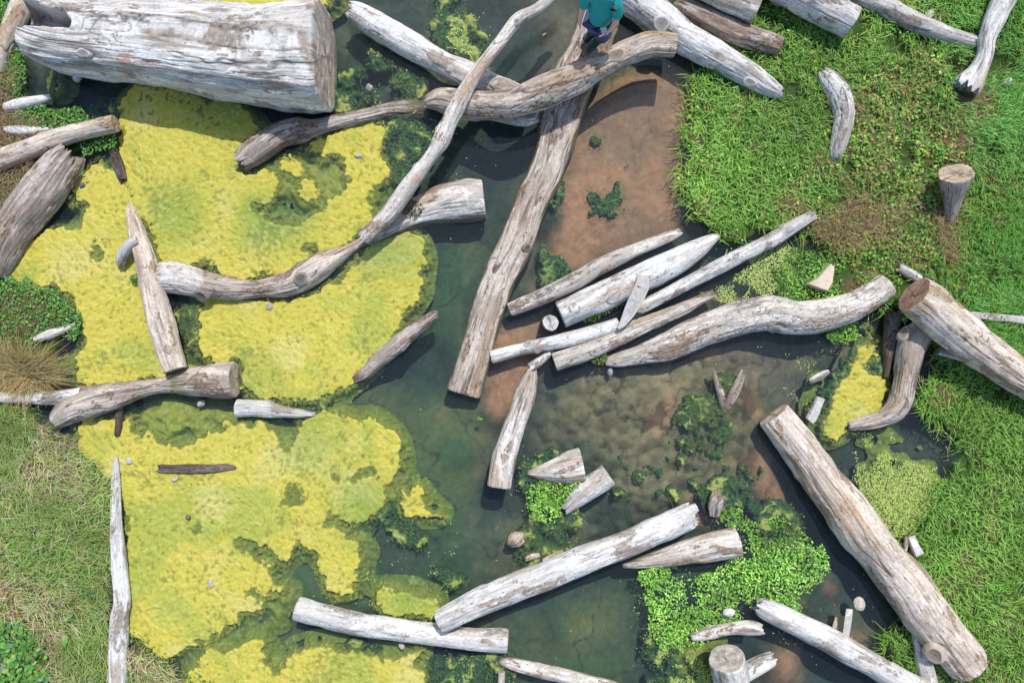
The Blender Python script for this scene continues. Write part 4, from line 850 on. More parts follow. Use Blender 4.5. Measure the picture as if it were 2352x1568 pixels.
stone('stone', "pale stone on algae beside the pointed top of the silver beam", 295, 1058, 10, .03, (.44, .43, .38), seed=5)
stone('stone', "grey stone just under the dark rotten strip", 400, 1101, 10, .03, (.42, .40, .36), seed=6, e=.6)
stone('stone', "dark upright stone with a hole in the algae on its lower right", 432, 1188, 8, .04, (.16, .13, .11), seed=7)
stone('stone', "oblong whitish stone in the lowest part of the yellow algae", 485, 1339, 13, .03, (.52, .49, .42), seed=8, e=.5)
stone('stone', "dark stone in pale scum beside the thick grey brown log", 187, 427, 9, .03, (.14, .13, .13), seed=9)
stone('pebble', "tan pebble under the water right of the thin pale pole's top", 1252, 81, 7, -.10, (.45, .33, .22), seed=10)
stone('stone', "grey wedge stone peeping out from under the peeling white log", 921, 1483, 9, .02, (.44, .40, .35), seed=11, e=.9)
stone('stone', "reddish stone in the water below the orange stained log", 1495, 1318, 9, .0, (.26, .17, .16), seed=12)
stone('stone', "grey pointed stone below the deep barked log's tip", 1402, 855, 10, .0, (.28, .30, .30), seed=13)
stone('wood_block', "creamy faceted block standing in dark water above the lower right white log", 1976, 1387, 18, .05, (.55, .49, .40), seed=14, e=.8)
bpy.data.objects['wood_block']['category'] = 'block'; bpy.data.objects['wood_block']['group'] = "cut wood blocks"
stone('wood_block', "small bright white block in the big cress bed", 1673, 1406, 15, .10, (.66, .64, .62), seed=15, e=.7); 
stone('wood_block', "small white block in tall grass at the right edge near the bleached log", 2316, 190, 12, .16, (.66, .64, .62), seed=16, e=.7)
for k in (1, 2):
    o = bpy.data.objects['wood_block.00%d' % k]; o['category'] = 'block'; o['group'] = "cut wood blocks"

def wedge(name, label, pts, z1, z0, c, cat, tilt=(0, 0)):
    n = len(pts); T = [W(x, y, z1 + tilt[0] * (x - pts[0][0]) / PM + tilt[1] * (y - pts[0][1]) / PM) for x, y in pts]
    cx_ = sum(t[0] for t in T) / n; cy_ = sum(t[1] for t in T) / n; V = []
    for t in T: V.append((cx_ + (t[0] - cx_) * .93, cy_ + (t[1] - cy_) * .93, t[2]))
    for t in T: V.append((t[0], t[1], t[2] - .015))
    for t in T: V.append((cx_ + (t[0] - cx_) * 1.04, cy_ + (t[1] - cy_) * 1.04, z0))
    V.append((cx_, cy_, z1 + .01)); F = []
    for k in range(n):
        j = (k + 1) % n; F += [(k, j, n + j, n + k), (n + k, n + j, 2 * n + j, 2 * n + k)]
    rn = np.random.RandomState(n + int(pts[0][0])); cc = np.array([c] * n + [c] * n + [tuple(v * .8 for v in c)] * n + [c]) * rn.uniform(.85, 1.1, (3 * n + 1, 1))
    o = mesh_obj(name, V, [f[::-1] for f in F], M_wood, cc, np.array(V), None, False, [(k, 3 * n, (k + 1) % n) for k in range(n)][::1]); return tag(o, label, cat)
wedge('wood_chunk', "tan triangular chunk of cut wood standing among herbs above the deep barked log", [(1856,652),(1878,640),(1908,606),(1918,612),(1913,650),(1902,668),(1888,664)], .20, .02, (.60, .49, .38), 'wood chunk')

# ------------------------------------------------------------------ vegetation
def blades(name, label, cat, X, Y, Zb, head, L, Wd, C0, C1, lean, mat=None, hfac=1.0, kind='stuff', curl=0.0):
    """leaf blades: plan positions, base height, heading (rad, plan sense), length, width in metres"""
    n = len(X); f = (H - Zb) / H; bx = (X - CX) / PM * f; by = (CY - Y) / PM * f
    s_ = np.array([0, .33, .68, 1.0]); 
    dx, dy = np.cos(head), np.sin(head)
    V = np.zeros((n, 8, 3), np.float32); Cc = np.zeros((n, 8, 3), np.float32)
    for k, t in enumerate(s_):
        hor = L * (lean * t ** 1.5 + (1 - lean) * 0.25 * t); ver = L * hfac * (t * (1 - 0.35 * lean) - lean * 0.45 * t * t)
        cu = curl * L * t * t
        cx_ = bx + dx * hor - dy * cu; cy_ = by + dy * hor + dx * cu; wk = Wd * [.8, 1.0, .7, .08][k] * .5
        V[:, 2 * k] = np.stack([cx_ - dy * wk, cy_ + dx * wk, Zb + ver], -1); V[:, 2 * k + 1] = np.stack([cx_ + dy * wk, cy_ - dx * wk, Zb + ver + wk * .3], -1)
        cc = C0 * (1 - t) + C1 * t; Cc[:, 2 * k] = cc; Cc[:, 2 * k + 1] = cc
    b = (np.arange(n) * 8)[:, None]
    F = np.stack([b + [0, 1, 3, 2], b + [2, 3, 5, 4], b + [4, 5, 7, 6]], 1).reshape(-1, 4)
    o = mesh_obj(name, V.reshape(-1, 3), F, mat or M_leaf, Cc.reshape(-1, 3), smooth=True)
    return tag(o, label, cat, kind=kind)

def leaves(name, label, cat, X, Y, Zb, L, asp, C0, seed, tilt=.5, kind='stuff', mat=None):
    rn = np.random.RandomState(seed); n = len(X); f = (H - Zb) / H; c = np.stack([(X - CX) / PM * f, (CY - Y) / PM * f, Zb], -1)
    h = rn.uniform(0, 6.28, n); tl = rn.randn(n) * tilt; rl = rn.randn(n) * tilt
    a = np.stack([np.cos(h) * np.cos(tl), np.sin(h) * np.cos(tl), np.sin(tl)], -1); b = np.stack([-np.sin(h) * np.cos(rl), np.cos(h) * np.cos(rl), np.sin(rl)], -1)
    L = L[:, None] if np.ndim(L) else L
    V = np.stack([c - a * L * .5, c + a * L * .0 + b * L * asp * .5, c + a * L * .5, c - a * L * .0 - b * L * asp * .5, c - a * L * .28 + b * L * asp * .38, c + a * L * .3 + b * L * asp * .36, c + a * L * .3 - b * L * asp * .36, c - a * L * .28 - b * L * asp * .38], 1)
    bb = (np.arange(n) * 8)[:, None]
    F = np.stack([bb + [0, 7, 3, 4], bb + [4, 3, 1, 1]], 1)
    F = np.stack([bb + [0, 7, 4, 4], ], 1)
    F4 = np.stack([bb + [7, 3, 1, 4], bb + [3, 6, 5, 1]], 1).reshape(-1, 4); T3 = np.stack([bb + [0, 7, 4], bb + [6, 2, 5]], 1).reshape(-1, 3)
    o = mesh_obj(name, V.reshape(-1, 3), F4, mat or M_leaf, np.repeat(C0, 8, 0), smooth=False, F3=T3)
    return tag(o, label, cat, kind=kind)

RN = np.random.RandomState(9)
def scatter(n, dens, box=(-120, -90, 2470, 1660), avoid=1.0):
    # n: how many there would be if the whole 2590 x 1750 plan were covered
    p = np.clip(dens, 0, 1) * (1 - avoid * footA) * ((XX > box[0]) & (XX < box[2]) & (YY > box[1]) & (YY < box[3]))
    k = RN.poisson(p * n * ST * ST / (2590 * 1750.)); i, j = np.nonzero(k); r = k[i, j]; i = np.repeat(i, r); j = np.repeat(j, r)
    return GX[j] + (RN.rand(len(j)) - .5) * ST * 1.6, GY[i] + (RN.rand(len(j)) - .5) * ST * 1.6
def pick(cols, wts): 
    return cols
def colmix(n, cols, w):
    i = RN.choice(len(cols), n, p=np.array(w) / sum(w)); return np.array(cols)[i] * RN.uniform(.75, 1.2, (n, 1))

right = sst(1500, 1560, XX); lr0 = field([LANDR], 8); land_r = sst(.34, .80, lr0 + .20 * n_md + .14 * n_sm + .14 * n_bd) * right * sst(.06, .26, lr0)
fine = sst(2140, 2260, XX + 60 * n_lo) * (1 - sst(760, 860, YY))      # finer darker meadow at the far right
herbm = sst(.35, .7, herb); dry = sst(.3, .7, dryp + .15 * n_md)
dn = land_r * (1 - .75 * herbm) * (1 - .62 * dry) * (1 - sst(.3, .6, cress)) * (1 - .55 * fine)
X, Y = scatter(250000, dn); n = len(X); gl = at(n_lo, X, Y); gm = at(n_md, X, Y)
hd = 1.2 * at(fnoise(SH, 25, 25, 88), X, Y) * 2 + RN.uniform(-2.2, 2.2, n)
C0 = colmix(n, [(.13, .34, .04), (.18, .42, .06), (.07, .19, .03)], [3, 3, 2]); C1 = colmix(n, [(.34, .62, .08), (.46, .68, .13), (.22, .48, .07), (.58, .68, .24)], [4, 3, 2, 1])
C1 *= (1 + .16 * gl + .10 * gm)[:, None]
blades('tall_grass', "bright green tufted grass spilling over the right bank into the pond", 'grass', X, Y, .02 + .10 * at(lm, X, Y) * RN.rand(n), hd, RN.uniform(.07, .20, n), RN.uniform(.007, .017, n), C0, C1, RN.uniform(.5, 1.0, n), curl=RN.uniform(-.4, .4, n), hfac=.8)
band = sst(.03, .3, lr0) * (1 - sst(.5, .8, lr0)) * right * sst(-1.2, .6, n_bd + .8 * n_md)
X, Y = scatter(60000, band * (1 - sst(.3, .6, cress)), avoid=.6); n = len(X); ly_, lx_ = np.gradient(lr0); hd = np.arctan2(at(ly_, X, Y), -at(lx_, X, Y)) + RN.randn(n) * .8
C1 = colmix(n, [(.34, .62, .08), (.46, .68, .13), (.22, .46, .07), (.40, .34, .14)], [4, 3, 2, .6])
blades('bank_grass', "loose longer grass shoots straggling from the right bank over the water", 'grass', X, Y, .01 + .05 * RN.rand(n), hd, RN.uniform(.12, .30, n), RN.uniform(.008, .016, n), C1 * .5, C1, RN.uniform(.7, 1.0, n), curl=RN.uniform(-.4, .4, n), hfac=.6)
X, Y = scatter(420000, fine * land_r * (1 - .6 * dry) * (1 - .5 * herbm)); n = len(X)
hd = 1.6 * at(fnoise(SH, 30, 30, 89), X, Y) - .6 + RN.randn(n) * .7
sh_ = at(fnoise(SH, 22, 22, 90), X, Y)
C0 = colmix(n, [(.06, .22, .03), (.04, .15, .03)], [2, 2]); C1 = colmix(n, [(.25, .60, .09), (.16, .46, .09), (.46, .68, .14)], [4, 3, 1.6]) * (1 + .22 * sh_)[:, None]
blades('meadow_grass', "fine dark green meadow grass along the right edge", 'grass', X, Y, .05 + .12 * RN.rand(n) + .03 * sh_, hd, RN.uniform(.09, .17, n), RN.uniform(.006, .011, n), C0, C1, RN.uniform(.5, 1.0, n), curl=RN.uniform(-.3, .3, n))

# herbs in the right meadow
hm = np.clip(herbm * land_r + .12 * land_r * (YY < 700), 0, 1) * (1 - .25 * dry)
X, Y = scatter(360000, hm * (.65 + .35 * np.clip(n_sm, -1, 1))); n = len(X); g_ = at(fnoise(SH, 10, 10, 91), X, Y)
C = colmix(n, [(.17, .42, .05), (.26, .50, .08), (.11, .30, .05), (.46, .52, .09), (.55, .42, .06), (.36, .26, .12)], [4, 4, 4, 2.2, .8, 1.8]) * (1 + .2 * g_)[:, None]
leaves('herbs', "mixed creeping buttercup like herbs covering the ground around the curved barked log", 'herbs', X, Y, .06 + .10 * RN.rand(n), RN.uniform(.02, .07, n), .62, C, 31)
# dry stems
def stems(name, label, dens, n0, cols, w, L=(.10, .30), hw=.005, seed=5, z=.08, lean=1.0):
    X, Y = scatter(n0, dens, avoid=.75); n = len(X)
    C1 = colmix(n, cols, w)
    return blades(name, label, 'dry plants', X, Y, z + .10 * RN.rand(n), RN.uniform(0, 6.28, n), RN.uniform(L[0], L[1], n), RN.uniform(hw * .7, hw * 1.3, n), C1 * .7, C1, np.full(n, lean) * RN.uniform(.8, 1, n), M_dry, hfac=.5, curl=RN.uniform(-.6, .6, n))
stems('dry_stems', "tangled brown dead stems in the right meadow and on the upper logs", dry * land_r + .22 * herbm * land_r, 230000, [(.46, .27, .15), (.60, .44, .24), (.28, .14, .09), (.30, .34, .08)], [3, 2, 3, 1])

# left meadow, long lying grass
ll = sst(.4, .7, field([LANDL], 4) + .05 * n_sm); fl = 0.7 * fnoise(SH, 30, 30, 92) - .5; tanm = sst(-.2, 1.0, fnoise(SH, 26, 16, 93) + .4 * n_md + .4 * sst(1250, 1450, YY) * (YY < 1500) - .35 * (YY < 1200))
lfl = sst(.4, .7, leafl)
X, Y = scatter(330000, ll * (1 - .9 * lfl), box=(-120, 900, 420, 1660)); n = len(X); tn = at(tanm, X, Y); gg = at(n_md, X, Y); ed = sst(120, 240, X) * sst(1500, 900, Y)
cg = colmix(n, [(.28, .46, .08), (.38, .50, .13), (.18, .33, .07), (.50, .52, .22)], [3, 3, 2, 1.5]); ct = colmix(n, [(.60, .52, .28), (.48, .36, .21), (.36, .22, .14), (.70, .63, .46)], [3, 3, 2, 1.3])
C1 = np.where((RN.rand(n) < .14 + .48 * tn)[:, None], ct, cg) * (1 + .12 * gg)[:, None]
blades('lying_grass', "long wind flattened green and straw coloured grass on the lower left bank", 'grass', X, Y, .03 + .12 * RN.rand(n), at(fl, X, Y) + RN.randn(n) * .8 + np.where(RN.rand(n) < .35, math.pi, 0), RN.uniform(.09, .28, n), RN.uniform(.005, .009, n), C1 * .95, np.clip(C1 * 1.3, 0, .9), RN.uniform(.75, 1.0, n), hfac=.40, curl=RN.uniform(-.35, .35, n))

# leafy patches at the left
X, Y = scatter(700000, sst(.3, .7, leafl + .15 * n_sm) * .9, box=(-120, -90, 330, 1660)); n = len(X); big = Y > 1400
C = colmix(n, [(.14, .38, .06), (.22, .45, .08), (.09, .26, .06), (.34, .46, .10), (.20, .34, .20)], [4, 3, 4, 1.5, 1.5])
C = np.where((RN.rand(n) < .05)[:, None] & big[:, None], np.array([[.40, .12, .06]]), C)
k = ~big | (RN.rand(n) < .45)
leaves('bank_leaves', "small leaved green plants along the left edge of the pond", 'plants', X[k], Y[k], (.03 + .14 * RN.rand(n))[k], np.where(big, RN.uniform(.05, .11, n), RN.uniform(.02, .045, n))[k], .72, C[k], 33)
stems('brown_scrub', "brown dead scrub stems on the upper left bank between the logs", sst(.3, .7, dryl + .1 * n_sm), 420000, [(.42, .27, .16), (.54, .42, .25), (.27, .16, .10), (.22, .32, .08)], [3, 2, 3, 1], L=(.06, .2))
X, Y = scatter(130000, sst(.3, .7, leafs) * .7); n = len(X)
leaves('bank_leaves', "sparse small green plants at the foot of the silver beam, bottom left", 'plants', X, Y, .03 + .06 * RN.rand(n), RN.uniform(.02, .05, n), .7, colmix(n, [(.14, .30, .05), (.25, .36, .08), (.09, .2, .04)], [3, 2, 2]), 34)

# water cress
cm = sst(.30, .85, cress + (.20 * n_sm + .22 * n_md) * sst(.05, .4, cress))
X, Y = scatter(680000, np.clip(cm, 0, 1) * (1 - .75 * field([circ(1660, 1335, 14, 20), circ(1870, 1240, 30, 22), circ(1500, 1360, 10, 14)], 5)) * .9, avoid=.9); n = len(X); g_ = at(fnoise(SH, 9, 9, 95), X, Y); g2 = at(n_lo, X, Y)
C = colmix(n, [(.26, .56, .08), (.40, .68, .13), (.16, .40, .07), (.58, .72, .18)], [5, 4, 3, 1.5]) * (1 + .25 * g_ + .12 * g2)[:, None]
cx0 = X + 3.5 * np.sin(X * 9.1); 
leaves('watercress', "dense bright green watercress beds floating on the right half of the pond", 'watercress', cx0, Y, .015 + .09 * RN.rand(n) * at(cm, X, Y) * (1 + .6 * g_), RN.uniform(.02, .056, n), .48, C, 41, tilt=.6)
# duckweed
dd = sst(.36, .72, .64 * duck + .15 * n_sm + .20 * n_md + .12 * n_bd + .08 * n_xs) * sst(.1, .4, duck) * .9 + .09 * sst(.3, .8, duck2) * sst(.2, 1.6, n_sm + .5 * n_md)
dkx = field([[(1625,692),(1665,640),(1735,600),(1800,568),(1835,590),(1815,640),(1780,688),(1700,700)],[(2010,1040),(2080,1050),(2125,1090),(2110,1160),(2050,1200),(1990,1130)],[(1570,1540),(1680,1520),(1700,1600),(1560,1600)]], 4)
dd = np.clip(np.maximum(dd, sst(.2, .8, dkx + .25 * n_sm + .2 * n_md) * sst(.05, .3, dkx)), 0, 1) * (1 - sst(.75, .95, land))
X, Y = scatter(1100000, dd, avoid=.95); n = len(X)
leaves('duckweed', "pale green duckweed specks and rafts floating on the water", 'duckweed', X, Y, np.full(n, .005) + .004 * RN.rand(n), RN.uniform(.011, .022, n), .9, colmix(n, [(.46, .60, .14), (.58, .68, .20), (.32, .46, .09)], [3, 3, 1]), 43, tilt=.08)
# fuzzy fringe of loose filaments round the mats
gy_, gx_ = np.gradient(blur(A, 2.0)); fm = sst(.10, .25, A) * sst(.62, .40, A) * (1 - land)
X, Y = scatter(1500000, fm, avoid=.8); n = len(X); hd = np.arctan2(at(gy_, X, Y), -at(gx_, X, Y)) + RN.randn(n) * .5
mixt = RN.rand(n)[:, None]; C1 = np.array([.46, .45, .09]) * mixt + np.array([.20, .28, .05]) * (1 - mixt)
blades('algae_fringe', "fuzzy yellow green filaments round the edges of the algae mats", 'algae', X, Y, -.03 + .032 * RN.rand(n), hd, RN.uniform(.02, .06, n), RN.uniform(.004, .008, n), C1 * .9, C1, np.full(n, 1.), M_dry, hfac=.12, curl=RN.uniform(-.4, .4, n))
wf = sst(.22, .5, Wd) * (1 - land) * (1 - .8 * sst(.3, .6, A))
X, Y = scatter(420000, wf, avoid=.8); n = len(X); mx_ = (RN.rand(n) ** 1.6)[:, None]; C1 = np.array([.30, .40, .09]) * mx_ + np.array([.03, .12, .045]) * (1 - mx_)
blades('weed_strands', "fine dark and light green weed strands in the shallow water", 'pond weed', X, Y, -.07 + .075 * RN.rand(n) ** .7, at(ang, X, Y) + RN.randn(n) * .8, RN.uniform(.02, .06, n), RN.uniform(.004, .009, n), C1 * .8, C1, np.full(n, 1.), M_dry, hfac=.12, curl=RN.uniform(-.6, .6, n))
# foam and bubbles: tiny white specks
pos = np.clip(.02 + .5 * sst(.5, 1.5, n_md + .4 * n_sm) * np.clip(weed0 + .4 * greenb, 0, 1), 0, 1) * (1 - land)
X, Y = scatter(9000, pos); n = len(X)
leaves('bubbles', "tiny white bubbles and foam specks on the pond surface", 'bubbles', X, Y, np.full(n, .006), RN.uniform(.004, .011, n), 1.0, np.ones((n, 3)) * .75, 44, tilt=.1, mat=M_stone)

# rush clump
def rush():
    n = 3400; rn = np.random.RandomState(12); ce = np.array([(70, 862), (92, 850), (58, 838), (40, 858), (100, 872), (22, 832), (66, 880)]); w = rn.choice(7, n, p=[.24, .18, .16, .14, .12, .08, .08])
    a = np.arctan2(-(ce[w, 1] - 860), ce[w, 0] - 66) + rn.randn(n) * 1.1; fr = rn.rand(n) < .3; a = np.where(fr, rn.uniform(0, 6.28, n), a)
    X = ce[w, 0] + rn.randn(n) * 6; Y = ce[w, 1] + rn.randn(n) * 5
    L = rn.gamma(6, .07, n).clip(.15, .8) * (1 + .25 * np.sin(a * 3 + 1)) * np.where(np.sin(a) < -.2, .75, 1)
    C1 = np.array([(.56, .43, .20), (.42, .26, .12), (.30, .36, .10), (.64, .55, .30), (.50, .22, .08)])[rn.choice(5, n, p=[.28, .22, .24, .16, .10])] * rn.uniform(.7, 1.2, (n, 1))
    return blades('rush_clump', "large brown and green tuft of rushes over the flared log at the left edge", 'rushes', X, Y, np.full(n, .06), a, L, rn.uniform(.005, .010, n), C1 * .6, C1, rn.uniform(.35, 1.0, n), M_dry, hfac=.8, kind=None, curl=rn.uniform(-.4, .4, n))
rush()
X, Y = scatter(7000, (.35 + .65 * sst(.05, .5, blur(footA, 5)) * (1 - footA)) * (1 - .6 * land)); n = len(X)
leaves('leaf_litter', "scattered tiny dead leaves and twig bits floating on water and algae", 'leaf litter', X, Y, np.full(n, .03) - .022 * (at(A, X, Y) < .3), RN.uniform(.01, .035, n), .4, colmix(n, [(.25, .15, .08), (.12, .09, .06), (.45, .38, .25), (.35, .12, .08)], [3, 3, 2, .4]), 51, tilt=.2, mat=M_dry)

# plants sitting on the thin pole / sawn log
def small_tuft(label, x, y, r, n, cols, z, seed, cat='plant', name='weed_tuft'):
    rn = np.random.RandomState(seed); a = rn.uniform(0, 6.28, n); q = r * np.sqrt(rn.rand(n)); X = x + np.cos(a) * q; Y = y + np.sin(a) * q * .8
    C = np.array(cols)[rn.randint(len(cols), size=n)] * rn.uniform(.7, 1.2, (n, 1))
    return leaves(name, label, cat, X, Y, z + .08 * rn.rand(n), rn.uniform(.02, .05, n), .5, C, seed, kind=None)
small_tuft("reddish brown weeds growing between the thin pale pole and the sawn half sunken log", 948, 478, 26, 420, [(.20, .10, .08), (.12, .16, .06), (.28, .17, .12), (.08, .13, .05)], .12, 3)
small_tuft("green moss and sedge tuft at the tip of the streaky log", 1375, 822, 20, 200, [(.14, .28, .05), (.25, .28, .08)], .05, 4)
small_tuft("fern like sprigs hanging in the water beside the forked log", 312, 640, 14, 110, [(.08, .24, .06), (.12, .3, .07)], .02, 5)
small_tuft("ferny green sprig between the deep barked log's end and the algae channel", 1915, 770, 17, 140, [(.12, .32, .05), (.2, .42, .07)], .05, 6)
small_tuft("single small floating green rosette at the pond centre", 1101, 962, 5, 14, [(.22, .46, .08)], .01, 7)
small_tuft("single small floating green rosette over the open sand", 1452, 352, 5, 10, [(.3, .42, .12)], .01, 8)
small_tuft("bright floating rosette left of the lower green water", 973, 1243, 8, 30, [(.3, .48, .1), (.36, .5, .15)], .01, 9)

# ------------------------------------------------------------------ person
def skin_mesh(name, J, E, mat, parent=None, sub=2):
    """one continuous surface grown over a skeleton: J name -> (x, y, z, r), E edges"""
    keys = list(J); me = bpy.data.meshes.new(name)
    me.from_pydata([J[k][:3] for k in keys], [(keys.index(a), keys.index(b)) for a, b in E], [])
    o = bpy.data.objects.new(name, me); col.objects.link(o)
    m = o.modifiers.new('skin', 'SKIN'); m.use_smooth_shade = True
    sv = me.skin_vertices[0].data if len(me.skin_vertices) else None
    for i, k in enumerate(keys):
        r = J[k][3]; sv[i].radius = (r if not isinstance(r, tuple) else r[0], r if not isinstance(r, tuple) else r[1]); sv[i].use_root = (i == 0)
    ss = o.modifiers.new('sub', 'SUBSURF'); ss.levels = sub; ss.render_levels = sub
    me.materials.append(mat)
    if parent: o.parent = parent
    return o

def finalise(o, parent, loc):
    dg = bpy.context.evaluated_depsgraph_get(); dg.update(); me = bpy.data.meshes.new_from_object(o.evaluated_get(dg))
    o.modifiers.clear(); o.data = me; o.parent = parent
    for p in me.polygons: p.use_smooth = True
    o.matrix_parent_inverse = Matrix.Translation(-Vector(loc)); return o

M_skin = simple_mat("skin", (.72, .44, .32), .55, .3, 0, 40, .06)
M_shirt = simple_mat("teal_jersey", (.032, .35, .34), .85, .15, .02, 14, .12)
M_trou = simple_mat("navy_trousers", (.09, .11, .22), .85, .15, .003, 35, .18)
M_boot = simple_mat("rubber_boot", (.018, .075, .062), .35, .5, .001, 20, .2)
M_hair = simple_mat("brown_hair", (.10, .055, .03), .7, .3, .004, 90, .4)
M_phone = simple_mat("pale_plastic", (.55, .72, .70), .3, .5, 0, 20, .05)
M_red = simple_mat("red_plastic", (.55, .02, .03), .35, .5, 0, 20, .05)
PL = (1.24, 4.60, .20)
person = bpy.data.objects.new('person', None); col.objects.link(person); person.location = PL
J = dict(pelvis=(1.255, 4.63, 1.09, (.12, .095)), waist=(1.245, 4.635, 1.24, (.11, .09)), chest=(1.225, 4.66, 1.44, (.13, .10)), neckb=(1.21, 4.70, 1.62, (.07, .07)), neck=(1.20, 4.70, 1.69, .052),
  jaw=(1.19, 4.68, 1.755, (.06, .07)), head=(1.19, 4.675, 1.83, (.077, .09)), crown=(1.19, 4.685, 1.90, (.05, .06)),
  shA=(1.05, 4.67, 1.56, .058), elA=(.985, 4.63, 1.29, .050), wrA=(.965, 4.545, 1.07, .034), pmA=(.962, 4.520, 1.00, (.042, .026)),
  shB=(1.39, 4.60, 1.56, .058), elB=(1.465, 4.48, 1.28, .050), wrB=(1.39, 4.36, 1.16, .034), pmB=(1.355, 4.325, 1.155, (.042, .026)),
  hipA=(1.185, 4.635, 1.03, .09), knA=(1.195, 4.59, .68, .062), anA=(1.215, 4.664, .31, .042), ftA=(1.12, 4.585, .25, .032),
  hipB=(1.335, 4.58, 1.03, .09), knB=(1.34, 4.465, .72, .062), anB=(1.294, 4.551, .31, .042), ftB=(1.18, 4.445, .25, .032))
E = [('pelvis', 'waist'), ('waist', 'chest'), ('chest', 'neckb'), ('neckb', 'neck'), ('neck', 'jaw'), ('jaw', 'head'), ('head', 'crown'), ('chest', 'shA'), ('shA', 'elA'), ('elA', 'wrA'), ('wrA', 'pmA'),
     ('chest', 'shB'), ('shB', 'elB'), ('elB', 'wrB'), ('wrB', 'pmB'), ('pelvis', 'hipA'), ('hipA', 'knA'), ('knA', 'anA'), ('anA', 'ftA'), ('pelvis', 'hipB'), ('hipB', 'knB'), ('knB', 'anB'), ('anB', 'ftB')]
for side, (px_, py_, pz_), (dx_, dy_, dz_), (lx, ly, lz), cur in (('A', J['pmA'][:3], (-.02, -.25, -.95), (.25, -.93, .2), (.35, -.2, .1)), ('B', J['pmB'][:3], (-.88, -.30, .05), (.15, -.35, .9), (-.1, .3, .5))):
    for q, ln in enumerate((.075, .082, .076, .060)):
        o_ = (q - 1.5) * .019; b0 = Vector((px_, py_, pz_)) + Vector((lx, ly, lz)) * o_ + Vector((dx_, dy_, dz_)) * .030; d = Vector((dx_, dy_, dz_)); c_ = Vector(cur)
        k0, k1, k2 = 'f%s%da' % (side, q), 'f%s%db' % (side, q), 'f%s%dc' % (side, q)
        p1 = b0 + (d + c_ * .3).normalized() * ln * .45; p2 = p1 + (d + c_).normalized() * ln * .5
        J[k0] = (*b0, .0115); J[k1] = (*p1, .0105); J[k2] = (*p2, .009); E += [('pm' + side, k0), (k0, k1), (k1, k2)]
    t0 = Vector((px_, py_, pz_)) - Vector((lx, ly, lz)) * .03 - Vector((dx_, dy_, dz_)) * .01; t1 = t0 + (Vector((dx_, dy_, dz_)) * .7 - Vector((lx, ly, lz)) * .6 + Vector(cur) * .3).normalized() * .045
    J['t%sa' % side] = (*t0, .011); J['t%sb' % side] = (*t1, .0085); E += [('pm' + side, 't%sa' % side), ('t%sa' % side, 't%sb' % side)]
body = finalise(skin_mesh('body', J, E, M_skin), person, PL)
# face details
def blob(name, c, r, mat, parent=person, n=12, loc=PL):
    V, F = [], []; m = 8
    for i in range(m + 1):
        ph = math.pi * i / m
        for j in range(n): th = 2 * math.pi * j / n; V.append((c[0] + r[0] * math.sin(ph) * math.cos(th), c[1] + r[1] * math.sin(ph) * math.sin(th), c[2] + r[2] * math.cos(ph)))
    for i in range(m):
        for j in range(n): F.append((i * n + j, (i + 1) * n + j, (i + 1) * n + (j + 1) % n, i * n + (j + 1) % n))
    o = mesh_obj(name, V, F, mat, smooth=True); o.parent = parent
    if parent == person: o.matrix_parent_inverse = Matrix.Translation(-Vector(loc))
    return o
M_eye = simple_mat("eye_white", (.7, .7, .7), .3, .5, 0, 20, .02); M_lip = simple_mat("lip", (.45, .18, .15), .5, .3, 0, 20, .05)
blob('nose', (1.172, 4.597, 1.80), (.012, .016, .02), M_skin); blob('mouth', (1.174, 4.607, 1.762), (.022, .007, .006), M_lip)
for e in (-.03, .03): blob('eye', (1.176 + e, 4.606 - e * .2, 1.835), (.012, .008, .007), M_eye)
for e in (-.076, .076): blob('ear', (1.19 + e, 4.68, 1.82), (.01, .02, .03), M_skin)
blob('hair', (1.193, 4.705, 1.86), (.088, .098, .085), M_hair, n=20)
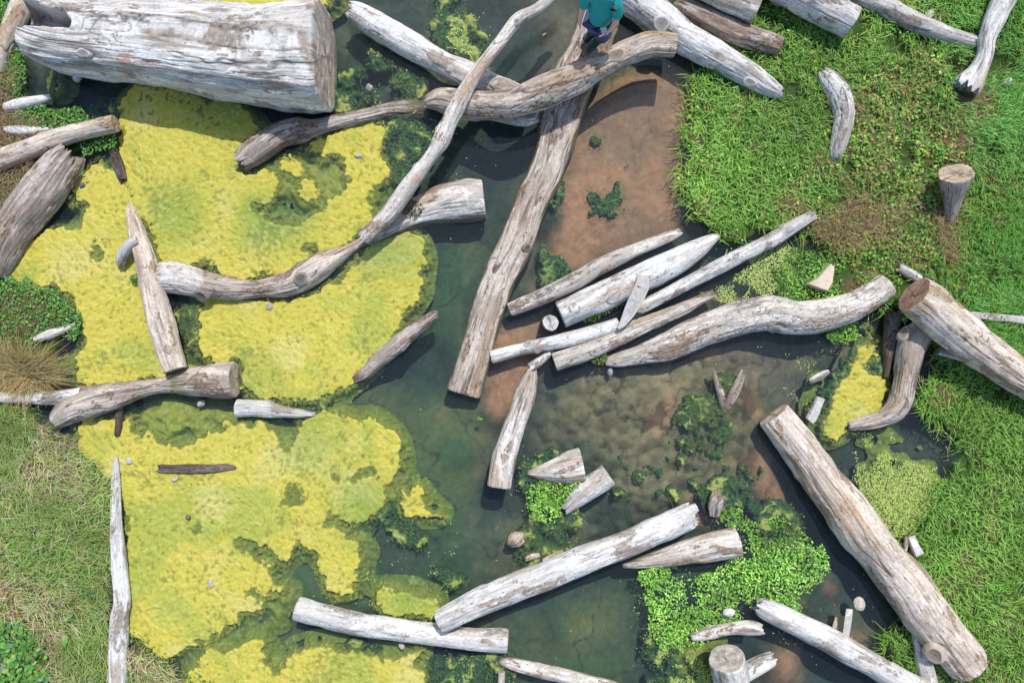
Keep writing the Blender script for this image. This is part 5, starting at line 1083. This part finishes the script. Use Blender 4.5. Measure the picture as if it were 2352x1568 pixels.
# clothing
SJ = dict(h=(1.268, 4.585, 1.00, (.205, .165)), a=(1.262, 4.595, 1.10, (.205, .17)), b=(1.245, 4.61, 1.25, (.205, .165)), c=(1.225, 4.65, 1.44, (.215, .165)), d=(1.21, 4.69, 1.60, (.12, .11)), sA=(1.05, 4.67, 1.56, .10), mA=(1.01, 4.65, 1.43, .088), eA=(.983, 4.628, 1.24, .074),
          sB=(1.39, 4.60, 1.56, .10), mB=(1.435, 4.54, 1.42, .088), eB=(1.463, 4.472, 1.24, .074))
finalise(skin_mesh('shirt', SJ, [('h', 'a'), ('a', 'b'), ('b', 'c'), ('c', 'd'), ('c', 'sA'), ('sA', 'mA'), ('mA', 'eA'), ('c', 'sB'), ('sB', 'mB'), ('mB', 'eB')], M_shirt), person, PL)
TJ = dict(p=(1.258, 4.595, 1.06, (.19, .15)), hA=(1.175, 4.62, .96, .125), kA=(1.195, 4.588, .68, .10), lA=(1.21, 4.645, .50, .085), hB=(1.345, 4.545, .96, .13), kB=(1.342, 4.45, .72, .105), lB=(1.31, 4.52, .50, .085))
finalise(skin_mesh('trousers', TJ, [('p', 'hA'), ('hA', 'kA'), ('kA', 'lA'), ('p', 'hB'), ('hB', 'kB'), ('kB', 'lB')], M_trou), person, PL)
for (an, ft, to) in (((1.215, 4.664), (1.135, 4.60), (1.085, 4.560)), ((1.294, 4.551), (1.19, 4.455), (1.135, 4.405))):
    BJ = dict(t=(an[0] - .003, an[1] - .012, .60, .088), m=(an[0], an[1], .45, .080), a=(an[0] + .005, an[1] + .004, .33, .072), f=(ft[0], ft[1], .29, (.068, .055)), o=(to[0], to[1], .27, (.060, .045)))
    finalise(skin_mesh('boot', BJ, [('t', 'm'), ('m', 'a'), ('a', 'f'), ('f', 'o')], M_boot), person, PL)
tag(person, "person in teal top, navy trousers and dark wellingtons standing on the plank log", 'person')

def slab(name, c, ax, ay, hx, hy, hz, mat):
    ax = Vector(ax).normalized(); ay = Vector(ay); ay = (ay - ax * ay.dot(ax)).normalized(); az = ax.cross(ay); bm = bmesh.new()
    bmesh.ops.create_cube(bm, size=2)
    for v in bm.verts: v.co = Vector(c) + ax * v.co.x * hx + ay * v.co.y * hy + az * v.co.z * hz
    bmesh.ops.bevel(bm, geom=bm.edges[:], offset=min(hx, hy, hz) * .5, segments=2, affect='EDGES')
    me = bpy.data.meshes.new(name); bm.to_mesh(me); bm.free(); me.materials.append(mat); o = bpy.data.objects.new(name, me); col.objects.link(o); return o
import bmesh
o = slab('notepad', (1.290, 4.325, 1.175), (.3, -.95, .1), (-.9, -.3, .3), .055, .04, .006, M_phone); tag(o, "small pale notepad held by the person over the plank log", 'notepad')
o = slab('pen', (1.262, 4.262, 1.185), (-.9, -.35, 0), (.3, -.9, 0), .05, .006, .006, M_red); tag(o, "red pen held against the pale notepad by the person", 'pen')
